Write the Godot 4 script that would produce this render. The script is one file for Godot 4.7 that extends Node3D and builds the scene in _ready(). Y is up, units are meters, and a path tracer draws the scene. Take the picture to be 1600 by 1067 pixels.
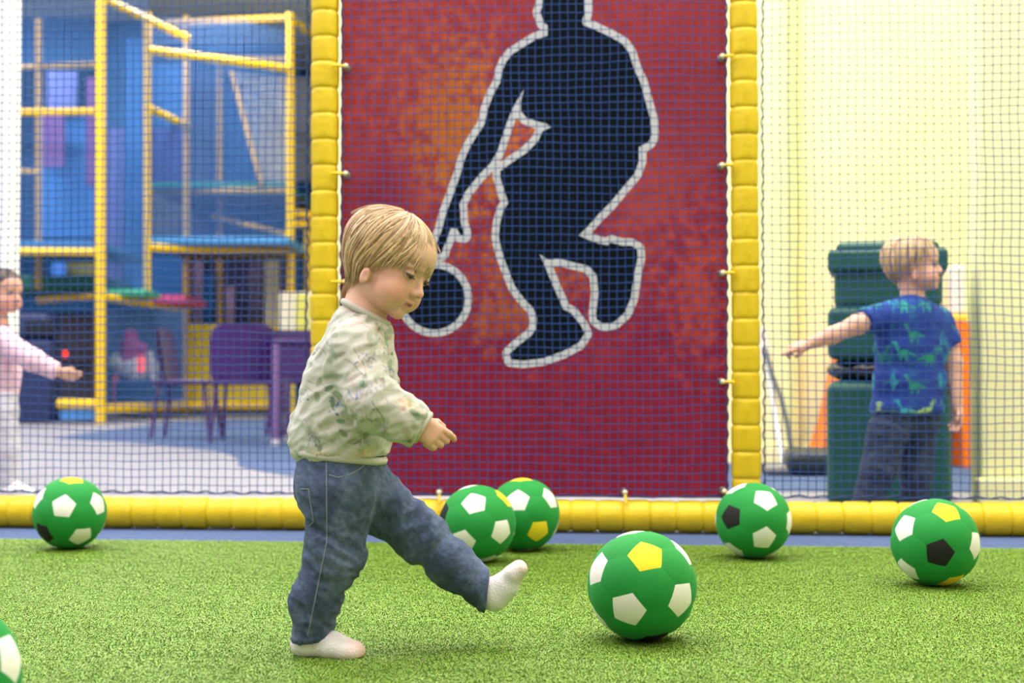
extends Node3D
# An indoor play centre: a toddler kicks a soft ball on artificial turf in front of a netted fence.

const LENS := 2222.0            # focal length in pixels of a 1600 x 1067 frame
const EYE := Vector3(0, 0.53, 0)
const PITCH := 0.02205

var rng := RandomNumberGenerator.new()
var taken := {}
var M := {}
const LIGHT := 9.0


# ---------------------------------------------------------------- measuring
func W(px: float, py: float, d: float) -> Vector3:
	var v := Vector3((px - 800.0) / LENS, -(py - 533.5) / LENS, -1.0).rotated(Vector3.RIGHT, PITCH)
	return EYE + v * (d / -v.z)


func ground_depth(py: float) -> float:
	return 1177.7 / (py - 582.0)


func fence_z(x: float) -> float:
	return -4.745 + 0.0791 * x


# ---------------------------------------------------------------- nodes
func numbered(called: String) -> String:
	var n: int = taken.get(called, 0)
	taken[called] = n + 1
	return called if n == 0 else "%s_%03d" % [called, n]


func thing(called: String, label: String, category: String, where := Vector3.ZERO, group := "") -> Node3D:
	var o := Node3D.new()
	o.name = numbered(called)
	add_child(o)
	o.position = where
	tag(o, label, category, group)
	return o


func tag(o: Node3D, label: String, category: String, group := "") -> void:
	o.set_meta("label", label)
	o.set_meta("category", category)
	if group != "":
		o.set_meta("group", group)


func part(called: String, mesh: Mesh, mat: Material, parent: Node, label := "") -> MeshInstance3D:
	var o := MeshInstance3D.new()
	o.name = called if parent != self else numbered(called)
	o.mesh = mesh
	o.material_override = mat
	parent.add_child(o, true)
	if label != "":
		o.set_meta("label", label)
	return o


func structure(called: String, mesh: Mesh, mat: Material) -> MeshInstance3D:
	var o := part(called, mesh, mat, self)
	o.set_meta("kind", "structure")
	return o


# ---------------------------------------------------------------- mesh collector
class MB:
	var v := PackedVector3Array()
	var n := PackedVector3Array()
	var c := PackedColorArray()
	var uv := PackedVector2Array()
	var ix := PackedInt32Array()
	var col := Color(1, 1, 1)

	func put(p: Vector3, nn: Vector3, u := Vector2.ZERO) -> int:
		v.append(p)
		n.append(nn)
		c.append(col)
		uv.append(u)
		return v.size() - 1

	func tri(a: int, b: int, d: int) -> void:
		ix.append(a)
		ix.append(b)
		ix.append(d)

	func quad(a: int, b: int, d: int, e: int) -> void:
		tri(a, b, d)
		tri(a, d, e)

	func shift(by: Vector3) -> MB:
		for i in v.size():
			v[i] += by
		return self

	func smooth_normals(from := 0, first_index := 0) -> void:
		for i in range(from, v.size()):
			n[i] = Vector3.ZERO
		for t in range(first_index, ix.size(), 3):
			var a := ix[t]
			var b := ix[t + 1]
			var d := ix[t + 2]
			var f := (v[d] - v[a]).cross(v[b] - v[a])
			n[a] += f
			n[b] += f
			n[d] += f
		for i in range(from, v.size()):
			n[i] = n[i].normalized()

	func mesh(colored := false) -> ArrayMesh:
		for t in range(0, ix.size(), 3):
			var a := ix[t]
			var b := ix[t + 1]
			var d := ix[t + 2]
			if (v[b] - v[a]).cross(v[d] - v[a]).dot(n[a] + n[b] + n[d]) > 0.0:
				ix[t + 1] = d
				ix[t + 2] = b
		var arr := []
		arr.resize(Mesh.ARRAY_MAX)
		arr[Mesh.ARRAY_VERTEX] = v
		arr[Mesh.ARRAY_NORMAL] = n
		if colored:
			arr[Mesh.ARRAY_COLOR] = c
		arr[Mesh.ARRAY_TEX_UV] = uv
		arr[Mesh.ARRAY_INDEX] = ix
		var m := ArrayMesh.new()
		m.add_surface_from_arrays(Mesh.PRIMITIVE_TRIANGLES, arr)
		return m

	# a box with rounded edges
	func box(at: Vector3, size: Vector3, bevel: float, turn := Basis.IDENTITY) -> MB:
		var s := size * 0.5
		var b: float = minf(bevel, minf(s.x, minf(s.y, s.z)) * 0.98)
		for axis in 3:
			for side in [-1.0, 1.0]:
				var ua := (axis + 1) % 3
				var va := (axis + 2) % 3
				var us := [-s[ua], -s[ua] + b, s[ua] - b, s[ua]]
				var vs := [-s[va], -s[va] + b, s[va] - b, s[va]]
				var start := v.size()
				for i in 4:
					for j in 4:
						var p := Vector3.ZERO
						p[axis] = s[axis] * side
						p[ua] = us[i]
						p[va] = vs[j]
						var inner := p.clamp(-s + Vector3.ONE * b, s - Vector3.ONE * b)
						var nn := (p - inner).normalized()
						put(at + turn * (inner + nn * b), turn * nn, Vector2(p[ua], p[va]))
				for i in 3:
					for j in 3:
						quad(start + i * 4 + j, start + i * 4 + j + 1, start + i * 4 + j + 5, start + i * 4 + j + 4)
		return self

	# a tube through points, one radius each
	func tube(pts: PackedVector3Array, rad: PackedFloat32Array, sides := 8, caps := true, flat := 1.0, flat_dir := Vector3.ZERO) -> MB:
		var count := pts.size()
		var start := v.size()
		var side := Vector3.ZERO
		for i in count:
			var t := (pts[mini(i + 1, count - 1)] - pts[maxi(i - 1, 0)]).normalized()
			if flat_dir != Vector3.ZERO:
				side = t.cross(flat_dir)
			elif i == 0:
				side = t.cross(Vector3.UP if absf(t.y) < 0.9 else Vector3.RIGHT)
			side = (side - t * side.dot(t)).normalized()
			var up := side.cross(t)
			for k in sides:
				var a := TAU * k / sides
				var d := side * cos(a) + up * sin(a) * flat
				var nn := (side * cos(a) * flat + up * sin(a)).normalized()
				put(pts[i] + d * rad[i], nn, Vector2(float(k) / sides, float(i) / count))
		for i in count - 1:
			for k in sides:
				var k2 := (k + 1) % sides
				quad(start + i * sides + k, start + i * sides + k2, start + (i + 1) * sides + k2, start + (i + 1) * sides + k)
		if caps:
			for e in 2:
				var row := 0 if e == 0 else count - 1
				var dir := (pts[0] - pts[1]).normalized() if e == 0 else (pts[count - 1] - pts[count - 2]).normalized()
				var mid := put(pts[row], dir)
				var ring := v.size()
				for k in sides:
					put(v[start + row * sides + k], dir)
				for k in sides:
					tri(mid, ring + k, ring + (k + 1) % sides)
		return self

	func bar(a: Vector3, b: Vector3, r: float, sides := 10) -> MB:
		return tube(PackedVector3Array([a, b]), PackedFloat32Array([r, r]), sides)

	# a lathed profile of (radius, height) round the y axis
	func lathe(at: Vector3, prof: Array, sides := 24, turn := Basis.IDENTITY, squash := Vector3.ONE) -> MB:
		var start := v.size()
		var first := ix.size()
		for i in prof.size():
			for k in sides:
				var a := TAU * k / sides
				put(at + turn * (Vector3(cos(a) * prof[i].x, prof[i].y, sin(a) * prof[i].x) * squash), Vector3.ZERO, Vector2(float(k) / sides, float(i) / prof.size()))
		for i in prof.size() - 1:
			for k in sides:
				var k2 := (k + 1) % sides
				quad(start + i * sides + k, start + i * sides + k2, start + (i + 1) * sides + k2, start + (i + 1) * sides + k)
		smooth_normals(start, first)
		return self

	func ball(at: Vector3, r: Vector3, rows := 8, sides := 12) -> MB:
		var start := v.size()
		for i in rows + 1:
			var th := PI * i / rows
			for k in sides:
				var a := TAU * k / sides
				var d := Vector3(sin(th) * cos(a), cos(th), sin(th) * sin(a))
				put(at + d * r, (d / r).normalized())
		for i in rows:
			for k in sides:
				var k2 := (k + 1) % sides
				quad(start + i * sides + k, start + (i + 1) * sides + k, start + (i + 1) * sides + k2, start + i * sides + k2)
		return self

	# a flat polygon in x and z given some thickness below
	func slab(poly: PackedVector2Array, y0: float, y1: float) -> MB:
		var tris := Geometry2D.triangulate_polygon(poly)
		for lvl in 2:
			var start := v.size()
			for p in poly:
				put(Vector3(p.x, y1 if lvl == 0 else y0, p.y), Vector3.UP if lvl == 0 else Vector3.DOWN, p)
			for t in range(0, tris.size(), 3):
				tri(start + tris[t], start + tris[t + 1], start + tris[t + 2])
		for i in poly.size():
			var p := poly[i]
			var q := poly[(i + 1) % poly.size()]
			var e := (q - p).normalized()
			var nn := Vector3(e.y, 0, -e.x)
			if Geometry2D.is_polygon_clockwise(poly):
				nn = -nn
			quad(put(Vector3(p.x, y0, p.y), nn), put(Vector3(q.x, y0, q.y), nn), put(Vector3(q.x, y1, q.y), nn), put(Vector3(p.x, y1, p.y), nn))
		return self


# ---------------------------------------------------------------- soft bodies: distance fields meshed as surface nets
class Lump:
	# one group of tapered capsules and ellipsoids, melted together, then cut by planes
	var a := PackedVector3Array()
	var ba := PackedVector3Array()
	var il := PackedFloat32Array()
	var ra := PackedFloat32Array()
	var rb := PackedFloat32Array()
	var ec := PackedVector3Array()
	var er := PackedVector3Array()
	var eb: Array[Basis] = []
	var hc := PackedVector3Array()
	var hr := PackedVector3Array()
	var pp := PackedVector3Array()
	var pn := PackedVector3Array()
	var k := 0.02
	var mid := Vector3.ZERO
	var reach := 0.0
	var hk := 0.004

	func _init(melt := 0.02) -> void:
		k = melt

	func cap(p: Vector3, q: Vector3, r0: float, r1: float) -> Lump:
		a.append(p)
		ba.append(q - p)
		il.append(1.0 / maxf((q - p).length_squared(), 1e-9))
		ra.append(r0)
		rb.append(r1)
		return self

	func chain(pts: Array, rr: Array) -> Lump:
		for i in pts.size() - 1:
			cap(pts[i], pts[i + 1], rr[i], rr[i + 1])
		return self

	func ell(c: Vector3, r: Vector3, turn := Basis.IDENTITY) -> Lump:
		ec.append(c)
		er.append(r)
		eb.append(turn.inverse())
		return self

	func hollow(c: Vector3, r: Vector3) -> Lump:
		hc.append(c)
		hr.append(r)
		return self

	func cut(p: Vector3, normal: Vector3) -> Lump:
		pp.append(p)
		pn.append(normal.normalized())
		return self

	func bounds() -> AABB:
		var b := AABB()
		var any := false
		for i in a.size():
			var r := Vector3.ONE * maxf(ra[i], rb[i])
			for p in [a[i], a[i] + ba[i]]:
				var bb := AABB(p - r, r * 2.0)
				b = b.merge(bb) if any else bb
				any = true
		for i in ec.size():
			var m: float = maxf(er[i].x, maxf(er[i].y, er[i].z))
			var bb := AABB(ec[i] - Vector3.ONE * m, Vector3.ONE * 2.0 * m)
			b = b.merge(bb) if any else bb
			any = true
		mid = b.get_center()
		reach = b.size.length() * 0.5
		return b

	func at(p: Vector3) -> float:
		var d := 1e6
		for i in a.size():
			var pa := p - a[i]
			var h := clampf(pa.dot(ba[i]) * il[i], 0.0, 1.0)
			var q := (pa - ba[i] * h).length() - lerpf(ra[i], rb[i], h)
			var m := maxf(k - absf(d - q), 0.0) / k
			d = minf(d, q) - m * m * k * 0.25
		for i in ec.size():
			var e := eb[i] * (p - ec[i])
			var r := er[i]
			var k0 := (e / r).length()
			var k1 := (e / (r * r)).length()
			var q := k0 * (k0 - 1.0) / maxf(k1, 1e-6)
			var m := maxf(k - absf(d - q), 0.0) / k
			d = minf(d, q) - m * m * k * 0.25
		for i in hc.size():
			var e := p - hc[i]
			var r := hr[i]
			var k0 := (e / r).length()
			var k1 := (e / (r * r)).length()
			var q := -k0 * (k0 - 1.0) / maxf(k1, 1e-6)
			var m := maxf(hk - absf(d - q), 0.0) / hk
			d = maxf(d, q) + m * m * hk * 0.25
		for i in pp.size():
			d = maxf(d, (p - pp[i]).dot(pn[i]))
		return d


class Field:
	var lumps: Array[Lump] = []
	var k := 0.01
	var ripple = null
	var depth := 0.0

	func add(l: Lump) -> Lump:
		lumps.append(l)
		return l

	func at(p: Vector3) -> float:
		var d := 1e6
		for l in lumps:
			if (p - l.mid).length() - l.reach > d + k:
				continue
			var q := l.at(p)
			var m := maxf(k - absf(d - q), 0.0) / k
			d = minf(d, q) - m * m * k * 0.25
		if depth > 0.0 and absf(d) < depth * 4.0:
			d += ripple.call(p)
		return d

	# where a ray from p along dir meets the surface
	func hit(p: Vector3, dir: Vector3, far := 1.0) -> Vector3:
		var t := 0.0
		for i in 60:
			var d := at(p + dir * t)
			if absf(d) < 0.0003 or t > far:
				break
			t += d * 0.8
		return p + dir * t

	func net(h: float, mb: MB, paint = null) -> void:
		var box := AABB()
		for i in lumps.size():
			var b := lumps[i].bounds()
			box = b if i == 0 else box.merge(b)
		box = box.grow(h * 3.0 + depth + k)
		var bx := int(ceil(box.size.x / h / 8.0))
		var by := int(ceil(box.size.y / h / 8.0))
		var bz := int(ceil(box.size.z / h / 8.0))
		var nx := bx * 8 + 1
		var ny := by * 8 + 1
		var nz := bz * 8 + 1
		var o := box.position
		var val := PackedFloat32Array()
		val.resize(nx * ny * nz)
		val.fill(1e6)
		var vid := PackedInt32Array()
		vid.resize(nx * ny * nz)
		vid.fill(-1)
		var sy := nx
		var sz := nx * ny
		var half := 4.0 * h * 1.7321
		var live := PackedInt32Array()
		for z in bz:
			for y in by:
				for x in bx:
					var mid := o + Vector3(x * 8 + 4, y * 8 + 4, z * 8 + 4) * h
					if absf(at(mid)) > half * 1.25 + depth + k * 0.3:
						continue
					live.append(x)
					live.append(y)
					live.append(z)
					for c in 9:
						for b in 9:
							var row := (x * 8) + (y * 8 + b) * sy + (z * 8 + c) * sz
							for a in 9:
								if val[row + a] > 9e5:
									val[row + a] = at(o + Vector3(x * 8 + a, y * 8 + b, z * 8 + c) * h)
		var start := mb.v.size()
		var first := mb.ix.size()
		var off := PackedInt32Array([0, 1, sy, sy + 1, sz, sz + 1, sz + sy, sz + sy + 1])
		var ea := PackedInt32Array([0, 2, 4, 6, 0, 1, 4, 5, 0, 1, 2, 3])
		var eb := PackedInt32Array([1, 3, 5, 7, 2, 3, 6, 7, 4, 5, 6, 7])
		var g := PackedFloat32Array()
		g.resize(8)
		for t in range(0, live.size(), 3):
			for c in 8:
				for b in 8:
					var z := live[t + 2] * 8 + c
					var y := live[t + 1] * 8 + b
					var row := live[t] * 8 + y * sy + z * sz
					for a in 8:
						var at0 := row + a
						var inside := 0
						for q in 8:
							g[q] = val[at0 + off[q]]
							if g[q] < 0.0:
								inside += 1
						if inside == 0 or inside == 8:
							continue
						var sum := Vector3.ZERO
						var cnt := 0
						for e in 12:
							var i0 := ea[e]
							var i1 := eb[e]
							if (g[i0] < 0.0) != (g[i1] < 0.0):
								var f := g[i0] / (g[i0] - g[i1])
								var p0 := Vector3(i0 & 1, (i0 >> 1) & 1, i0 >> 2)
								var p1 := Vector3(i1 & 1, (i1 >> 1) & 1, i1 >> 2)
								sum += p0.lerp(p1, f)
								cnt += 1
						var p := o + (Vector3(live[t] * 8 + a, y, z) + sum / cnt) * h
						if paint != null:
							mb.col = paint.call(p)
						vid[at0] = mb.put(p, Vector3.ZERO)
		for t in range(0, live.size(), 3):
			for c in 8:
				for b in 8:
					var z := live[t + 2] * 8 + c
					var y := live[t + 1] * 8 + b
					var row := live[t] * 8 + y * sy + z * sz
					for a in 8:
						var i := row + a
						var v0 := val[i] < 0.0
						if vid[i] < 0:
							continue
						var x := live[t] * 8 + a
						if y > 0 and z > 0 and v0 != (val[i + 1] < 0.0):
							_face(mb, vid[i], vid[i - sy], vid[i - sy - sz], vid[i - sz], v0)
						if x > 0 and z > 0 and v0 != (val[i + sy] < 0.0):
							_face(mb, vid[i], vid[i - sz], vid[i - sz - 1], vid[i - 1], v0)
						if x > 0 and y > 0 and v0 != (val[i + sz] < 0.0):
							_face(mb, vid[i], vid[i - 1], vid[i - 1 - sy], vid[i - sy], v0)
		mb.smooth_normals(start, first)

	func _face(mb: MB, a: int, b: int, c: int, d: int, flip: bool) -> void:
		if a < 0 or b < 0 or c < 0 or d < 0:
			return
		if flip:
			mb.quad(a, d, c, b)
		else:
			mb.quad(a, b, c, d)


# ---------------------------------------------------------------- the scene
func _ready() -> void:
	rng.seed = 20240611
	var cam := Camera3D.new()
	cam.name = "camera"
	cam.position = EYE
	cam.rotation.x = PITCH
	cam.fov = rad_to_deg(2.0 * atan(533.5 / LENS))
	cam.near = 0.05
	cam.far = 80.0
	var lens := CameraAttributesPhysical.new()
	lens.frustum_focal_length = 50.0
	lens.frustum_focus_distance = 2.95
	lens.exposure_aperture = 3.2
	cam.attributes = lens
	add_child(cam)
	# the lens attributes set a field of view of their own; ours follows them
	cam.fov = rad_to_deg(2.0 * atan(533.5 / LENS))
	cam.current = true

	var env := Environment.new()
	env.background_mode = Environment.BG_COLOR
	env.background_color = Color(0, 0, 0)
	env.tonemap_mode = Environment.TONE_MAPPER_LINEAR
	env.tonemap_exposure = 1.0
	env.sdfgi_enabled = true
	env.ssao_enabled = true
	env.ssil_enabled = true
	var we := WorldEnvironment.new()
	we.name = "environment"
	we.environment = env
	add_child(we)

	make_materials()
	build_lights()
	build_room()
	build_turf()
	build_fence()
	build_banner()
	build_balls()
	build_toddler()
	build_boy()
	build_girl()
	build_play_frame()
	build_left_furniture()
	build_right_furniture()


# ---------------------------------------------------------------- materials
func mat(color: Color, rough := 0.7, metal := 0.0) -> StandardMaterial3D:
	var m := StandardMaterial3D.new()
	m.albedo_color = color
	m.roughness = rough
	m.metallic = metal
	return m


func rgb8(r: float, g: float, b: float) -> Color:
	return Color(r / 255.0, g / 255.0, b / 255.0)


func noise_image(size: int, freq: float, sd: int, kind := FastNoiseLite.TYPE_SIMPLEX_SMOOTH, octaves := 4) -> Image:
	var f := FastNoiseLite.new()
	f.seed = sd
	f.frequency = freq
	f.noise_type = kind
	f.fractal_octaves = octaves
	var im := f.get_seamless_image(size, size)
	im.convert(Image.FORMAT_RGB8)
	return im


func bump_texture(size: int, freq: float, sd: int, strength: float) -> ImageTexture:
	var im := noise_image(size, freq, sd)
	im.bump_map_to_normal_map(strength)
	return ImageTexture.create_from_image(im)


# a grey noise turned into tints between two colours
func tint_texture(size: int, freq: float, sd: int, lo: Color, hi: Color, octaves := 4) -> ImageTexture:
	var src := noise_image(size, freq, sd, FastNoiseLite.TYPE_SIMPLEX_SMOOTH, octaves)
	var im := Image.create(size, size, false, Image.FORMAT_RGB8)
	for y in size:
		for x in size:
			im.set_pixel(x, y, lo.lerp(hi, src.get_pixel(x, y).r))
	return ImageTexture.create_from_image(im)


func tri(m: StandardMaterial3D, scale: float, world := false) -> StandardMaterial3D:
	m.uv1_triplanar = true
	m.uv1_world_triplanar = world
	m.uv1_scale = Vector3.ONE * scale
	return m


func make_materials() -> void:
	var weave := bump_texture(256, 0.05, 3, 4.0)
	var soft := bump_texture(256, 0.012, 5, 6.0)
	# walls and floors
	M.yellow_wall = tri(mat(Color(1, 1, 1), 0.75), 0.6, true)
	M.yellow_wall.albedo_texture = tint_texture(256, 0.01, 11, rgb8(236, 235, 176), rgb8(241, 240, 186))
	M.trim = mat(rgb8(208, 208, 140), 0.6)
	M.grey_wall = mat(rgb8(142, 146, 156), 0.8)
	M.beige_wall = mat(rgb8(206, 190, 176), 0.8)
	M.white_wall = mat(rgb8(238, 238, 236), 0.8)
	M.grey_ceiling = tri(mat(Color(1, 1, 1), 0.9), 0.5, true)
	M.grey_ceiling.albedo_texture = tint_texture(256, 0.02, 12, rgb8(206, 204, 202), rgb8(216, 214, 212))
	M.blue_wall = tri(mat(Color(1, 1, 1), 0.8), 0.5, true)
	M.blue_wall.albedo_texture = tint_texture(256, 0.01, 13, rgb8(30, 92, 150), rgb8(40, 104, 165))
	M.grey_carpet = tri(mat(Color(1, 1, 1), 0.95), 1.3, true)
	M.grey_carpet.albedo_texture = tint_texture(512, 0.15, 14, rgb8(124, 123, 134), rgb8(152, 151, 160))
	M.blue_carpet = tri(mat(Color(1, 1, 1), 0.95), 1.3, true)
	M.blue_carpet.albedo_texture = tint_texture(512, 0.2, 15, rgb8(56, 74, 114), rgb8(86, 106, 146))
	M.blue_carpet.normal_enabled = true
	M.blue_carpet.normal_texture = weave
	M.turf_back = tri(mat(Color(1, 1, 1), 0.95), 2.0, true)
	M.turf_back.albedo_texture = tint_texture(256, 0.06, 16, rgb8(62, 106, 20), rgb8(84, 126, 30))
	# fence
	M.vinyl = tri(mat(Color(1, 1, 1), 0.5), 3.0)
	M.vinyl.albedo_texture = tint_texture(256, 0.02, 21, rgb8(210, 178, 4), rgb8(228, 196, 10))
	M.vinyl.normal_enabled = true
	M.vinyl.normal_texture = soft
	M.vinyl.normal_scale = 0.35
	M.steel = mat(rgb8(170, 172, 175), 0.35, 0.9)
	M.net = mat(rgb8(14, 66, 136), 0.75)
	M.net_edge = mat(rgb8(30, 52, 104), 0.8)
	M.elastic = mat(rgb8(226, 190, 24), 0.6)
	M.tie_ball = mat(rgb8(225, 220, 190), 0.4)
	# balls
	for k in {"green": rgb8(12, 138, 52), "white": rgb8(232, 230, 226), "yellow": rgb8(244, 214, 32), "black": rgb8(10, 11, 11)}.keys():
		var c: Color = {"green": rgb8(12, 138, 52), "white": rgb8(232, 230, 226), "yellow": rgb8(244, 214, 32), "black": rgb8(10, 11, 11)}[k]
		var m := tri(mat(c, 0.8), 22.0)
		m.normal_enabled = true
		m.normal_texture = weave
		m.normal_scale = 0.5
		m.rim_enabled = k != "black"
		m.rim = 0.35
		m.rim_tint = 0.6
		M["felt_" + k] = m
	# people
	M.skin = mat(Color(1, 1, 1), 0.55)
	M.skin.vertex_color_use_as_albedo = true
	M.skin.subsurf_scatter_enabled = true
	M.skin.subsurf_scatter_strength = 0.12
	M.hair = mat(Color(1, 1, 1), 0.42)
	M.hair.vertex_color_use_as_albedo = true
	M.sock = mat(Color(1, 1, 1), 0.9)
	M.sock.vertex_color_use_as_albedo = true
	M.sock.normal_enabled = true
	M.sock.normal_texture = weave
	tri(M.sock, 14.0)
	M.floral = tri(mat(Color(1, 1, 1), 0.9), 1.4)
	M.floral.albedo_texture = floral_print()
	M.floral.rim_enabled = true
	M.floral.rim = 0.25
	M.rib = tri(mat(rgb8(192, 190, 180), 0.9), 20.0)
	M.denim = denim(rgb8(44, 58, 86), rgb8(132, 150, 184), 31)
	M.denim_dark = denim(rgb8(30, 40, 62), rgb8(74, 88, 112), 32)
	M.denim_thread = mat(rgb8(132, 138, 146), 0.8)
	M.dino = tri(mat(Color(1, 1, 1), 0.85), 1.7)
	M.dino.albedo_texture = dino_print()
	M.pink_cloth = tri(mat(Color(1, 1, 1), 0.9), 4.0)
	M.pink_cloth.albedo_texture = tint_texture(256, 0.03, 33, rgb8(222, 184, 200), rgb8(236, 202, 214))
	M.legging = tri(mat(Color(1, 1, 1), 0.9), 5.0)
	M.legging.albedo_texture = tint_texture(256, 0.08, 34, rgb8(176, 174, 186), rgb8(208, 206, 214))
	M.shoe = mat(rgb8(236, 236, 240), 0.6)


func denim(lo: Color, hi: Color, sd: int) -> StandardMaterial3D:
	var big := noise_image(512, 0.006, sd)
	var mid := noise_image(512, 0.03, sd + 7)
	var im := Image.create(512, 512, false, Image.FORMAT_RGB8)
	var r := RandomNumberGenerator.new()
	r.seed = sd
	for y in 512:
		for x in 512:
			var t := clampf(big.get_pixel(x, y).r * 0.75 + (mid.get_pixel(x, y).r - 0.5) * 0.5 - 0.08, 0.0, 1.0)
			t += 0.10 * sin((x + y) * TAU / 4.0) + r.randf_range(-0.09, 0.09)
			im.set_pixel(x, y, lo.lerp(hi, clampf(t, 0.0, 1.0)))
	var m := tri(mat(Color(1, 1, 1), 0.9), 4.0)
	m.albedo_texture = ImageTexture.create_from_image(im)
	m.normal_enabled = true
	m.normal_texture = bump_texture(256, 0.09, sd + 3, 3.0)
	m.normal_scale = 0.4
	return m


# stamps a soft-edged turned ellipse into a tiling picture
func stamp(im: Image, cx: float, cy: float, rx: float, ry: float, ang: float, col: Color, strength := 1.0, soft := 0.25) -> void:
	var size := im.get_width()
	var rr := int(ceil(maxf(rx, ry))) + 1
	var ca := cos(ang)
	var sa := sin(ang)
	for y in range(-rr, rr + 1):
		for x in range(-rr, rr + 1):
			var u := (x * ca + y * sa) / rx
			var w := (-x * sa + y * ca) / ry
			var d := sqrt(u * u + w * w)
			if d > 1.0:
				continue
			var f := clampf((1.0 - d) / soft, 0.0, 1.0) * strength
			var ix := posmod(int(cx) + x, size)
			var iy := posmod(int(cy) + y, size)
			im.set_pixel(ix, iy, im.get_pixel(ix, iy).lerp(col, f))


func floral_print() -> ImageTexture:
	var size := 768
	var im := Image.create(size, size, false, Image.FORMAT_RGB8)
	im.fill(rgb8(196, 193, 186))
	var r := RandomNumberGenerator.new()
	r.seed = 77
	var washes := [rgb8(212, 186, 180), rgb8(208, 192, 146), rgb8(172, 186, 164), rgb8(206, 208, 208), rgb8(158, 168, 134)]
	for i in 70:
		stamp(im, r.randf() * size, r.randf() * size, r.randf_range(18, 60), r.randf_range(14, 40), r.randf() * TAU, washes[i % 5], 0.75, 1.0)
	# stems
	for i in 120:
		var x := r.randf() * size
		var y := r.randf() * size
		var a := r.randf() * TAU
		var col: Color = [rgb8(96, 104, 88), rgb8(128, 106, 98), rgb8(80, 88, 98)][i % 3]
		for s in r.randi_range(20, 50):
			stamp(im, x, y, 1.6, 1.6, 0, col, 0.7, 0.7)
			x += cos(a) * 1.6
			y += sin(a) * 1.6
			a += r.randf_range(-0.12, 0.14)
	# watercolour foliage
	for i in 60:
		var col: Color = [rgb8(128, 142, 104), rgb8(110, 132, 108), rgb8(150, 144, 104), rgb8(142, 150, 136)][i % 4]
		var x := r.randf() * size
		var y := r.randf() * size
		for s in 7:
			stamp(im, x + r.randfn() * 14, y + r.randfn() * 12, r.randf_range(7, 15), r.randf_range(4, 8), r.randf() * TAU, col, 0.55, 0.6)
	# leaves
	for i in 320:
		var col: Color = [rgb8(84, 126, 98), rgb8(66, 98, 70), rgb8(112, 150, 130), rgb8(98, 110, 70)][i % 4]
		stamp(im, r.randf() * size, r.randf() * size, r.randf_range(9, 17), r.randf_range(4, 7), r.randf() * TAU, col, 0.8, 0.35)
	# blue flower heads made of small petals
	for i in 80:
		var x := r.randf() * size
		var y := r.randf() * size
		var col: Color = [rgb8(62, 78, 136), rgb8(56, 96, 170), rgb8(92, 98, 132)][i % 3]
		for s in r.randi_range(7, 16):
			stamp(im, x + r.randfn() * 9, y + r.randfn() * 8, 4.2, 2.4, r.randf() * TAU, col, 0.85, 0.4)
	# yellow and pink blossoms
	for i in 34:
		var x := r.randf() * size
		var y := r.randf() * size
		var col: Color = [rgb8(226, 196, 122), rgb8(228, 182, 178), rgb8(222, 204, 146)][i % 3]
		for s in 6:
			stamp(im, x + cos(s * TAU / 6) * 8, y + sin(s * TAU / 6) * 8, 8, 5.5, s * TAU / 6, col, 0.7, 0.5)
		stamp(im, x, y, 3.5, 3.5, 0, rgb8(190, 140, 84), 0.8, 0.5)
	# berries
	for i in 36:
		stamp(im, r.randf() * size, r.randf() * size, 5.5, 5.5, 0, [rgb8(150, 70, 72), rgb8(118, 62, 56), rgb8(176, 96, 96)][i % 3], 0.9, 0.4)
	return ImageTexture.create_from_image(im)


func dino_print() -> ImageTexture:
	var size := 512
	var im := Image.create(size, size, false, Image.FORMAT_RGB8)
	im.fill(rgb8(18, 54, 148))
	var r := RandomNumberGenerator.new()
	r.seed = 91
	var cols := [rgb8(34, 158, 128), rgb8(150, 190, 104), rgb8(40, 150, 170), rgb8(28, 138, 104)]
	for i in 34:
		var x := (i % 6) * 86.0 + r.randf_range(-16, 16) + (i / 6 % 2) * 43
		var y := (i / 6) * 88.0 + r.randf_range(-14, 14)
		var c: Color = cols[(i * 7 + i / 6) % 4]
		var f := 1.0 if i % 2 else -1.0
		if i % 4 == 3:
			stamp(im, x, y, 9, 30, r.randf_range(-0.3, 0.3), c, 1.0, 0.2)
			stamp(im, x + 8, y + 5, 6, 14, 0.6, c, 1.0, 0.2)
			continue
		stamp(im, x, y, 22, 13, 0.2 * f, c, 1.0, 0.2)
		stamp(im, x + 20 * f, y - 18, 6, 18, 0.45 * f, c, 1.0, 0.2)
		stamp(im, x + 27 * f, y - 32, 10, 6, 0.1, c, 1.0, 0.2)
		stamp(im, x - 26 * f, y + 2, 18, 5, -0.25 * f, c, 1.0, 0.2)
		stamp(im, x - 9, y + 15, 5, 12, 0, c, 1.0, 0.2)
		stamp(im, x + 10, y + 15, 5, 12, 0, c, 1.0, 0.2)
	return ImageTexture.create_from_image(im)


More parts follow.
